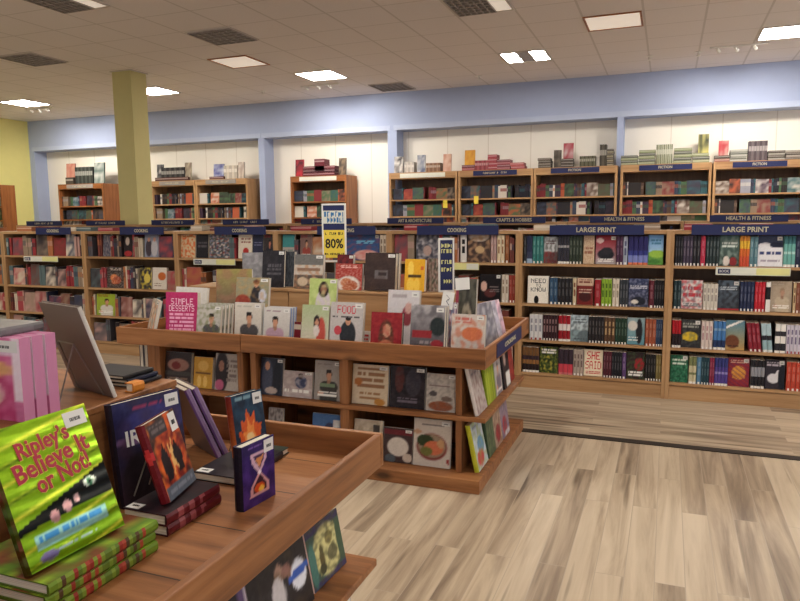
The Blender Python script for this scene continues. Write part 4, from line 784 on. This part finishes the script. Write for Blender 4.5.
# shelves under the front edge
def low(name, label, x0, x1, ytop, cov, z=.405, **k):
    k.setdefault('Y', 3.575); k.setdefault('t', .022); k.setdefault('lean', 8); return disp(name, label, x0, x1, ytop, cov, z=z, **k)
low('cookbook', 'dark cookbook with meat dish under the left table', 164, 190, 352, art(('f', (56, 44, 42)), ('e', .5, .62, .44, .2, (150, 110, 96)), ('e', .42, .6, .18, .12, (120, 46, 40)), ('r', 0, .3, 1, .42, (70, 64, 60)), ('b', .1, .06, .9, .24, (120, 96, 80), 2)), price=0)
low('cookbook', 'golden yellow cookbook on the left table\'s middle shelf', 193, 211.5, 357, art(('f', (196, 148, 56)), ('e', .5, .72, .3, .18, (214, 172, 90)), ('r', .1, .46, .9, .52, (120, 84, 40)), ('e', .3, .22, .12, .2, (220, 182, 100)), ('e', .62, .22, .12, .2, (220, 182, 100))), spine=(196, 148, 56), price=0)
low('cookbook', 'cookbook of dark haired woman beside white panel', 214, 237.5, 354, art(('f', (176, 166, 156)), ('e', .28, .5, .3, .6, (44, 34, 36)), ('e', .26, .66, .12, .16, (160, 116, 96)), ('e', .2, .14, .2, .16, (176, 90, 120)), ('b', .5, .2, .94, .84, (130, 116, 110), 5)), price=0)
low('cookbook', 'blue black cookbook of a couple under the right table', 259.5, 281.5, 358, art(('f', (50, 50, 62)), ('e', .3, .5, .26, .5, (74, 78, 96)), ('e', .3, .78, .12, .12, SK), ('e', .75, .45, .2, .5, (34, 34, 42)), ('e', .5, .12, .3, .1, (176, 160, 150))))
low('cookbook', 'short pale cookbook of a man leaning over, under right table', 282.5, 311.5, 371, art(('f', (176, 160, 156)), ('e', .62, .6, .22, .26, (66, 72, 100)), ('e', .6, .82, .1, .12, (60, 46, 44)), ('n', (206, 196, 190), 6, .6, 2), ('b', .05, .12, .9, .3, W, 1)))
low('cookbook', 'cookbook of a man in dark olive sweater, right table', 313.5, 339.5, 361, portrait((166, 158, 150), (62, 58, 52), title=(140, 130, 126), extra=(('b', .2, .3, .8, .42, (120, 140, 110), 1),)))
low('cookbook', 'cream cookbook filled with large brown lettering', 351.5, 387, 365, art(('f', (206, 188, 160)), ('b', .12, .36, .9, .94, (150, 110, 78), 4), ('b', .2, .1, .8, .3, (160, 120, 84), 2), ('e', .16, .56, .12, .1, (176, 110, 56)), ('e', .78, .08, .16, .1, (186, 130, 60))))
low('cookbook', 'black cookbook of a person, under the right table', 389.5, 424, 367, art(('f', (38, 32, 36)), ('e', .26, .7, .14, .36, (90, 48, 42)), ('e', .66, .62, .24, .36, (62, 58, 66)), ('n', (80, 70, 74), 7, .4, 3), ('b', .2, .1, .8, .26, (110, 100, 110), 2)))
low('cookbook', 'white cookbook with a bread loaf on its cover', 425.5, 455, 374, art(('f', (190, 182, 172)), ('e', .5, .14, .44, .14, (146, 86, 60)), ('n', (120, 116, 110), 9, .35, 4), ('b', .1, .62, .8, .7, (130, 110, 110), 1), ('e', .24, .46, .14, .08, (90, 84, 84)), ('e', .7, .34, .2, .08, (120, 104, 96))))
zl = .075
low('cookbook', 'small black book with white square on the bottom shelf', 203, 213, 403, art(('f', (40, 34, 36)), ('r', .2, .4, .9, .9, (190, 186, 180))), zl, price=0, h=.13)
low('cookbook', 'green book low on the left table\'s bottom shelf', 214, 226, 406, art(('f', (110, 124, 90)), ('n', (160, 170, 130), 6, .6, 2)), zl, price=0, h=.12)
low('cookbook', 'grey book on the bottom shelf above the front table rim', 267, 281, 408, art(('f', (150, 144, 140)), ('n', (90, 80, 80), 7, .8, 3)), zl, price=0)
low('cookbook', 'blue book on the bottom shelf above the front table rim', 311, 340, 414, art(('f', (70, 104, 150)), ('e', .6, .6, .2, .2, (56, 60, 90)), ('r', .72, .6, .95, .86, (196, 196, 196))), zl, price=0)
low('cookbook', 'cream book with dark emblem on the bottom shelf', 353, 381, 420, art(('f', (196, 184, 164)), ('r', .66, .7, .9, .9, (70, 64, 60)), ('n', (150, 130, 104), 5, .4, 2)), zl, price=0)
low('cookbook', 'maroon cookbook with a white plate on its cover', 383, 411.5, 428, art(('f', (70, 52, 50)), ('r', 0, .8, 1, .96, (110, 40, 46)), ('e', .5, .46, .4, .3, (206, 196, 184)), ('e', .24, .1, .2, .14, (84, 90, 96)), ('e', .84, .16, .18, .14, (196, 180, 164))), zl)
low('cookbook', 'white cookbook with a plate of meat and greens', 412.5, 449.5, 423.5, art(('f', (200, 190, 178)), ('e', .5, .42, .44, .3, (120, 50, 46)), ('e', .5, .44, .4, .27, (150, 130, 110)), ('e', .32, .54, .24, .14, (54, 66, 40)), ('e', .55, .4, .28, .16, (196, 112, 80)), ('e', .36, .32, .18, .1, (110, 110, 60)), ('e', .74, .5, .1, .1, (190, 150, 110)), ('b', .2, .82, .84, .9, (120, 110, 110), 1), ('e', .1, .72, .14, .05, (190, 150, 120)), ('e', .95, .14, .05, .06, (150, 60, 60))), zl, h=.27)
# the right end of the tables: books lean on the end panel and face the aisle
def end(label, y0, w, h, z, cov, spine, t=.022, lean=9, x=-.93, rz=90, price=0, copies=0, copylabel=None):
    o = book('cookbook', label, (x, y0, z+.0006), D2R(rz), D2R(lean), w, h, t, cov, spine, (190, 186, 180), 14, 18, True, price=(w*.3, h*.12) if price else None)
    return o
e1 = atx(472, 412, -.93).y
end('pale patterned cookbook on the end shelf, nearest its corner', 3.56, .2, .27, .405, art(('f', (186, 176, 170)), ('n', (140, 110, 104), 7, .8, 3), ('b', .1, .8, .9, .94, (110, 100, 110), 2)), (214, 206, 200), lean=13)
for k, (c, l) in enumerate((((150, 168, 50), 'lime green book first behind the pale end shelf cookbook'), ((128, 146, 40), 'olive green book standing beside the lime one on end shelf'))): end(l, 3.79+.1*k, .095, .27, .405, art(('f', c), ('s', (206, 206, 90), 0, 2, .2)), c, lean=7)
end('pale portrait cookbook in the middle of the end shelf', 4.0, .16, .25, .405, portrait((186, 180, 176), (120, 110, 120), cx=.5), (150, 150, 156), lean=7)
end('black cookbook with white tag at the end shelf\'s far side', 4.18, .17, .27, .405, art(('f', (40, 34, 40)), ('e', .35, .7, .2, .2, (176, 150, 140)), ('r', .34, .04, .96, .36, (222, 220, 214))), (40, 34, 40), lean=7, x=-.92)
end('red cookbook behind the black one on the end shelf', 4.37, .14, .27, .405, art(('f', (156, 56, 50)), ('n', (110, 40, 40), 5, .7, 3)), (156, 56, 50), lean=7)
end('pale blue cookbook with yellow spine on the bottom end shelf', 3.58, .21, .27, zl, art(('f', (186, 196, 206)), ('e', .6, .46, .34, .2, (96, 140, 176)), ('e', .4, .22, .34, .18, (190, 70, 70)), ('n', (150, 160, 80), 6, .6, 3), ('b', .1, .74, .9, .92, (120, 130, 150), 2)), (190, 190, 60), lean=12, t=.028)
end('dark green cookbook on the bottom end shelf', 3.82, .16, .26, zl, art(('f', (66, 84, 62)), ('n', (120, 130, 96), 6, .6, 2)), (60, 80, 58), lean=8)
end('beige red cookbook on the bottom end shelf', 4.0, .17, .25, zl, art(('f', (170, 146, 124)), ('e', .5, .3, .34, .24, (150, 50, 56)), ('n', (90, 60, 60), 6, .5, 4)), (150, 140, 120), lean=8, price=1)
end('lilac red cookbook with white tag, rear of bottom end shelf', 4.19, .19, .25, zl, art(('f', (150, 130, 142)), ('e', .4, .3, .3, .26, (160, 56, 66)), ('r', .3, .02, .95, .16, (220, 216, 210)), ('n', (84, 84, 110), 6, .5, 3)), (150, 130, 140), lean=8, price=1)
# the left end
for k in range(3):
    o = book('picture_book', ('edge-on grey book, outermost of three at the left table end', 'edge-on grey book, middle of three at the left table end', 'edge-on grey book, innermost of three at the left table end')[k], (pl[0]-.036-.038*(2-k), 3.9, .4056), D2R(-90), 0, .3, .265, .03, art(('f', (120, 116, 118))), (150, 146, 146), (120, 116, 120), 2, 4)
# ------------------------------------------------------------------ the front table
LIME = art(('g', (120, 160, 24), (150, 190, 34)), ('s', (236, 240, 84), 1.72, 8.5, .3), ('s', (84, 120, 20), 1.72, 4.25, .12), ('d', .27, .03, .30, .23, (22, 26, 24)), ('d', .30, .03, .275, .23, (22, 26, 24)), ('d', .255, .1, .27, .23, (22, 26, 24)),  # yellow and dark green stripes: foil reflections painted into the cover colour
    ('e', .36, .29, .05, .05, (196, 150, 150)), ('e', .5, .325, .045, .05, (200, 156, 156)), ('e', .61, .35, .035, .03, (206, 170, 166)), ('e', .79, .425, .075, .038, (206, 214, 196)), ('e', .79, .425, .034, .034, (70, 130, 90)), ('e', .79, .425, .016, .02, (16, 18, 18)),
    ('r', .12, .125, .86, .215, (150, 200, 190)), ('b', .16, .13, .82, .21, (70, 140, 190), 1), ('e', .2, .06, .1, .035, (120, 110, 150)), ('b', .3, .045, .7, .075, (150, 170, 170), 1))
GS = lambda u, v: ((150, 50, 40), (96, 120, 40), (126, 150, 50), (170, 70, 50), (84, 60, 40))[int(abs(noise.noise(Vector((v*23, 3.3, 1))))*14) % 5] if .12 < v < .92 else (110, 140, 40)
for k in range(3):
    o = book('picture_book', ('lime green book lying lowest of the stack under the standing one', 'lime green book lying in the middle of the front stack', 'lime green book lying topmost, carrying the standing green book')[k], (-1.108-.006*(k == 1), 1.232+.004*(k == 2), ZT+.0006+.0252*k), PI, PI/2, .245, .31, .0245,
             art(('f', (96, 130, 40)), ('s', (150, 180, 50), .3, 6, .4), ('n', (126, 50, 40), 4, .8, 2)), GS, (90, 110, 36), 12, 30, True, mat='matte_print')
gz = ZT+.0252*3+.001
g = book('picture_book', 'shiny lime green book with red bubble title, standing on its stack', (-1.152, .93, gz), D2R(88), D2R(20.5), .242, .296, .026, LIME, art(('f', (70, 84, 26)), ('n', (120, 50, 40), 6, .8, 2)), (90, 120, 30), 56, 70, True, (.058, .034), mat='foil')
plain('title_red', (176, 40, 62), 0.35)
plain('title_glow', (226, 214, 70), 0.4)
for txt, u, v, s, wd, rot in (('Ripley\u2019s', .46, .82, .05, .13, .1), ('Believe It', .5, .685, .056, .19, .12), ('or Not!', .57, .56, .054, .14, .12)):
    for mt, bold, dy in (('title_glow', .0026, -.0009), ('title_red', .0012, -.0019)):
        letters('title_lettering', txt, s, mt, g, (u*.242, dy, v*.296), (PI/2, -rot, 0), width=wd, bold=bold)
# maroon pair with the small red book
for k in range(2):
    book('hardcover_book', ('lower maroon book lying under the small red fantasy book', 'upper maroon book lying under the small red fantasy book')[k], (-1.13, 1.512-.004*k, ZT+.0006+.0292*k), PI, PI/2, .135, .216, .0285, art(('f', (40, 28, 32)), ('n', (70, 40, 40), 4, .5, 2)), art(('f', (96, 26, 36)), ('b', 0, .2, 1, .8, (150, 80, 84), 9)), (64, 24, 32), 6, 20, True, (.04, .028) if k else None)
ZM = ZT+.0592
RED = art(('g', (70, 36, 38), (46, 34, 36)), ('e', .5, .48, .5, .42, (120, 36, 32)), ('n', (206, 84, 40), 5, .9, 3), ('n', (232, 140, 60), 9, .5, 5), ('p', [(.18, .22), (.14, .5), (.3, .68), (.4, .5), (.42, .3), (.34, .2)], (36, 28, 34)), ('p', [(.58, .24), (.56, .5), (.68, .66), (.82, .46), (.78, .24)], (34, 26, 32)), ('p', [(.44, .72), (.5, .56), (.62, .7), (.55, .46), (.64, .26), (.52, .36), (.42, .22), (.47, .48)], (222, 176, 110)), ('r', .03, 0, 1, .16, (92, 100, 112)), ('b', .1, .03, .9, .12, (130, 136, 146), 1), ('r', .06, .8, .62, .96, (64, 58, 60)), ('b', .1, .82, .58, .94, (110, 100, 100), 2))
book('hardcover_book', 'small dark red fantasy book with fiery cover on the maroon pair', (-1.158, 1.344, ZM), D2R(103.7), D2R(16.4), .158, .21, .027, RED, art(('f', (112, 26, 34)), ('e', .5, .6, .5, .1, (200, 60, 60))), (96, 26, 34), 30, 40, True, (.036, .05))
easel('book_easel', 'wire stand holding up the small red fantasy book', (-1.2095, 1.413, ZM), D2R(103.7), .1, .13)
# the big dark blue fantasy book and its copy
BLUE = art(('g', (44, 34, 40), (46, 46, 92)), ('e', .55, .72, .5, .2, (62, 60, 120)), ('e', .3, .62, .34, .05, (120, 90, 130)), ('n', (66, 44, 56), 4, .6, 3), ('e', .3, .2, .3, .3, (40, 30, 36)), ('b', .3, .86, .72, .93, (150, 60, 96), 1))
b = book('hardcover_book', 'big dark blue fantasy book with white letters, leaning by the riser', (-1.346, 1.384, ZT+.0006), D2R(78), D2R(7), .222, .285, .034, BLUE, art(('f', (34, 28, 40))), (40, 38, 66), 30, 36, True, (.046, .036))
letters('title_lettering', 'IR', .06, 'white_plastic', b, (.052, -.001, .18), width=.05, bold=.001)
# purple edged pair facing away, small orange book
pb_ = book('hardcover_book', 'purple edged book facing away, leaning, farther of the two', (-1.335, 1.845, ZT+.0006), D2R(150), D2R(22), .18, .262, .02, art(('f', (110, 84, 110))), art(('f', (112, 80, 130)), ('r', 0, 0, .5, 1, (150, 126, 160))), (104, 84, 84), 6, 8)
n = Vector((-math.sin(D2R(150)), math.cos(D2R(150)), 0))
clone(pb_, (-1.335+n.x*.026, 1.845+n.y*.026, ZT+.0006), D2R(150), D2R(22), .02, 'purple edged book facing away, leaning, nearer of the two')
book('paperback', 'small orange book lying on the riser behind the blue book', (-1.455, 1.60, FR+.0006), PI, PI/2, .03, .045, .028, art(('f', (206, 130, 50))), (206, 130, 50), (206, 130, 50), 2, 4)
# flame book on a lying dark book
book('hardcover_book', 'dark book lying flat under the teal flame book', (-1.155, 1.885, ZT+.0006), PI, PI/2, .158, .255, .0245, art(('f', (38, 34, 40)), ('e', .3, .3, .2, .2, (160, 80, 50)), ('n', (70, 60, 66), 4, .5, 2)), art(('f', (36, 32, 38))), (36, 32, 38), 10, 14, True, (.045, .03))
FLAME = art(('g', (34, 44, 60), (40, 74, 96)), ('n', (26, 32, 48), 4, .7, 2), ('p', [(.2, .14), (.1, .42), (.24, .38), (.2, .6), (.35, .52), (.42, .76), (.54, .58), (.7, .72), (.68, .48), (.88, .46), (.74, .14)], (206, 92, 40)), ('p', [(.28, .18), (.26, .38), (.38, .36), (.43, .6), (.54, .44), (.64, .54), (.62, .34), (.72, .2)], (228, 142, 70)), ('e', .47, .26, .14, .1, (240, 200, 140)), ('e', .85, .08, .2, .1, (60, 110, 130)), ('e', .35, .06, .12, .06, (30, 30, 44)), ('b', .1, .86, .6, .95, (120, 150, 160), 1))
book('paperback', 'teal book with orange flame cover standing behind the purple one', (-1.240, 1.762, ZT+.0256), D2R(74), D2R(8), .125, .198, .03, FLAME, art(('g', (206, 120, 60), (120, 40, 34))), (44, 70, 84), 30, 36, True, (.036, .036))
easel('book_easel', 'wire stand holding up the teal flame book', (-1.257, 1.831, ZT+.0256), D2R(74), .07, .1, .15)
# hourglass book
HOUR = art(('g', (60, 38, 100), (44, 34, 84)), ('n', (92, 60, 140), 4, .6, 3), ('p', [(.24, .84), (.78, .84), (.74, .68), (.56, .5), (.48, .5), (.3, .66)], (206, 170, 186)), ('p', [(.48, .5), (.56, .5), (.8, .3), (.82, .14), (.2, .14), (.24, .3)], (206, 156, 160)),
    ('p', [(.34, .79), (.7, .79), (.66, .69), (.53, .56), (.4, .68)], (74, 50, 84)), ('p', [(.38, .72), (.66, .76), (.53, .58)], (206, 140, 90)), ('p', [(.52, .47), (.72, .3), (.73, .19), (.3, .19), (.32, .3)], (64, 34, 52)), ('e', .5, .26, .17, .08, (206, 84, 40)), ('e', .56, .23, .1, .05, (240, 190, 80)), ('e', .52, .5, .06, .03, (236, 220, 224)), ('b', .2, .9, .6, .95, (130, 100, 170), 1))
book('hardcover_book', 'deep purple book with glowing hourglass, standing near the rim', (-1.034, 1.484, ZT+.0006), D2R(83), 0, .134, .178, .03, HOUR, art(('f', (30, 26, 40))), (40, 30, 66), 34, 44, True, (.04, .036))
book('paperback', 'small dark book lying behind the hourglass book, pages outward', (-1.16, 1.865, ZT+.0006), PI/2, PI/2, .07, .075, .02, art(('f', (60, 70, 60))), (70, 80, 60), (60, 60, 56), 2, 3)
# on the riser: the picture book seen from behind, pink board books, grey book
pz = FR+.0006
book('picture_book', 'large picture book seen from behind, tilted on a wire stand', (-1.462, 1.50, pz), D2R(163), D2R(18), .23, .285, .012, art(('f', (170, 160, 150))), (206, 200, 190), (120, 106, 98), 4, 6)
easel('book_easel', 'wire stand under the tilted picture book on the riser', (-1.585+.004, 1.535-.016, pz), D2R(163), .15, .16, .4)
PINK = art(('g', (186, 66, 116), (206, 110, 150)), ('e', .55, .32, .26, .22, (196, 150, 140)), ('e', .55, .36, .3, .26, (170, 50, 96)), ('e', .55, .32, .2, .17, (206, 176, 160)), ('e', .5, .62, .5, .1, (214, 160, 110)), ('n', (226, 150, 180), 5, .5, 4), ('r', .1, .8, 1, .92, (222, 190, 206)), ('r', .9, .25, 1, 1, (236, 216, 224)), ('r', .9, 0, 1, .25, (206, 120, 160)))
pk = book('board_book', 'pink girl picture board book, first of the three on the riser', (-1.75, 1.225, pz), 0, 0, .25, .215, .032, PINK, art(('f', (206, 120, 160))), (214, 140, 176), 22, 26, False, (.1, .03), pages=False)
for k, l in enumerate(('pink board book second from the front on the riser', 'pink board book farthest back of the three on the riser')):
    clone(pk, (-1.75+.002*k, 1.225+.038*(k+1), pz), 0, 0, .032, l)
book('picture_book', 'grey book lying across the tops of the pink board books', (-1.57, 1.36, pz+.2156), PI, PI/2, .26, .13, .022, art(('f', (140, 138, 136)), ('n', (110, 108, 108), 5, .5, 2)), (120, 118, 118), (128, 126, 124), 8, 8)
for k, l in enumerate(('black book lying lowest behind the tilted picture book', 'navy black book lying second behind the tilted picture book', 'black book lying on top, behind the tilted picture book')):
    book('hardcover_book', l, (-1.50-.012*k, 1.73-.004*k, pz+.0125*k), PI, PI/2, .2-.01*k, .13, .012, art(('f', (32, 32, 38))), ((30, 30, 36), (38, 42, 62), (28, 28, 30))[k], (34, 34, 40), 2, 4)
# under the tray, facing the aisle
AN = art(('f', (66, 92, 84)), ('r', 0, 0, 1, .1, (66, 60, 96)), ('r', 0, .88, 1, 1, (62, 56, 92)), ('e', .54, .5, .44, .46, (206, 200, 140)), ('r', .24, .14, .84, .84, (208, 202, 142)), ('e', .36, .4, .07, .26, (96, 84, 50)), ('e', .34, .24, .1, .1, (70, 70, 50)), ('e', .62, .66, .12, .12, (140, 130, 80)), ('e', .66, .38, .16, .14, (120, 116, 84)), ('n', (84, 84, 56), 9, .55, 3), ('e', .92, .5, .1, .4, (70, 92, 70)), ('e', .1, .4, .1, .4, (76, 120, 110)))
zs = .3706
book('picture_book', 'animal picture book with pale yellow cover, under the front table rim', (-.952, 1.715, zs), D2R(88), D2R(11), .205, .185, .016, AN, art(('f', (206, 176, 166))), (120, 110, 110), 40, 36)
DKP = art(('g', (40, 34, 36), (50, 46, 50)), ('e', .45, .3, .12, .2, (206, 196, 190)), ('e', .5, .5, .08, .1, (186, 150, 130)), ('e', .62, .44, .1, .12, (150, 110, 100)), ('n', (84, 70, 50), 5, .5, 3), ('d', .62, .28, .66, .28, (110, 116, 124)), ('r', 0, .0, .16, 1, (44, 40, 44)), ('e', .82, .36, .15, .16, (222, 224, 230)), ('d', .26, .1, .34, .1, (60, 96, 176)), ('r', 0, 0, .62, .42, (48, 44, 46)), ('e', .45, .3, .12, .2, (196, 190, 190)))
book('picture_book', 'dark picture book with white oval badge, under the front table rim', (-.95, 1.405, zs), D2R(88), D2R(11), .285, .29, .018, DKP, art(('f', (150, 140, 150))), (60, 56, 60), 34, 34)
book('picture_book', 'purple and white edged book next to the dark picture book', (-.95, 1.13, zs), D2R(88), D2R(11), .26, .29, .02, art(('f', (50, 44, 50)), ('r', .86, 0, 1, 1, (110, 90, 130)), ('r', .96, 0, 1, 1, (216, 206, 216))), (40, 36, 44), (60, 50, 60), 20, 10)
book('picture_book', 'small blue edged book on the front table\'s bottom ledge', (-.868, 1.70, .0756), D2R(88), D2R(4), .11, .262, .018, art(('f', (70, 90, 120)), ('n', (206, 200, 190), 6, .7, 3)), (60, 84, 130), (90, 100, 120), 10, 14, True, (.05, .03))

# ------------------------------------------------------------------ camera, world, view
cam = bpy.data.cameras.new('camera'); co = bpy.data.objects.new('camera', cam); C.objects.link(co)
cam.sensor_fit = 'HORIZONTAL'; cam.sensor_width = 36; cam.lens = FPX*36/800; cam.clip_start = .05
R = Matrix((_r2, _u2, -_f)).transposed().to_4x4(); R.translation = (0, 0, EYE); co.matrix_world = R
S = bpy.context.scene; S.camera = co
w = bpy.data.worlds.new('world'); S.world = w; w.use_nodes = True
bg = w.node_tree.nodes['Background']; bg.inputs['Color'].default_value = rgba((244, 246, 255)); bg.inputs['Strength'].default_value = 0.62
S.view_settings.view_transform = 'Standard'; S.view_settings.look = 'None'; S.view_settings.gamma = 1; S.view_settings.use_curve_mapping = False
S.view_settings.exposure = 0.3
S.cycles.use_denoising = True
S.cycles.max_bounces = 6; S.cycles.diffuse_bounces = 4; S.cycles.glossy_bounces = 3; S.cycles.sample_clamp_indirect = 6
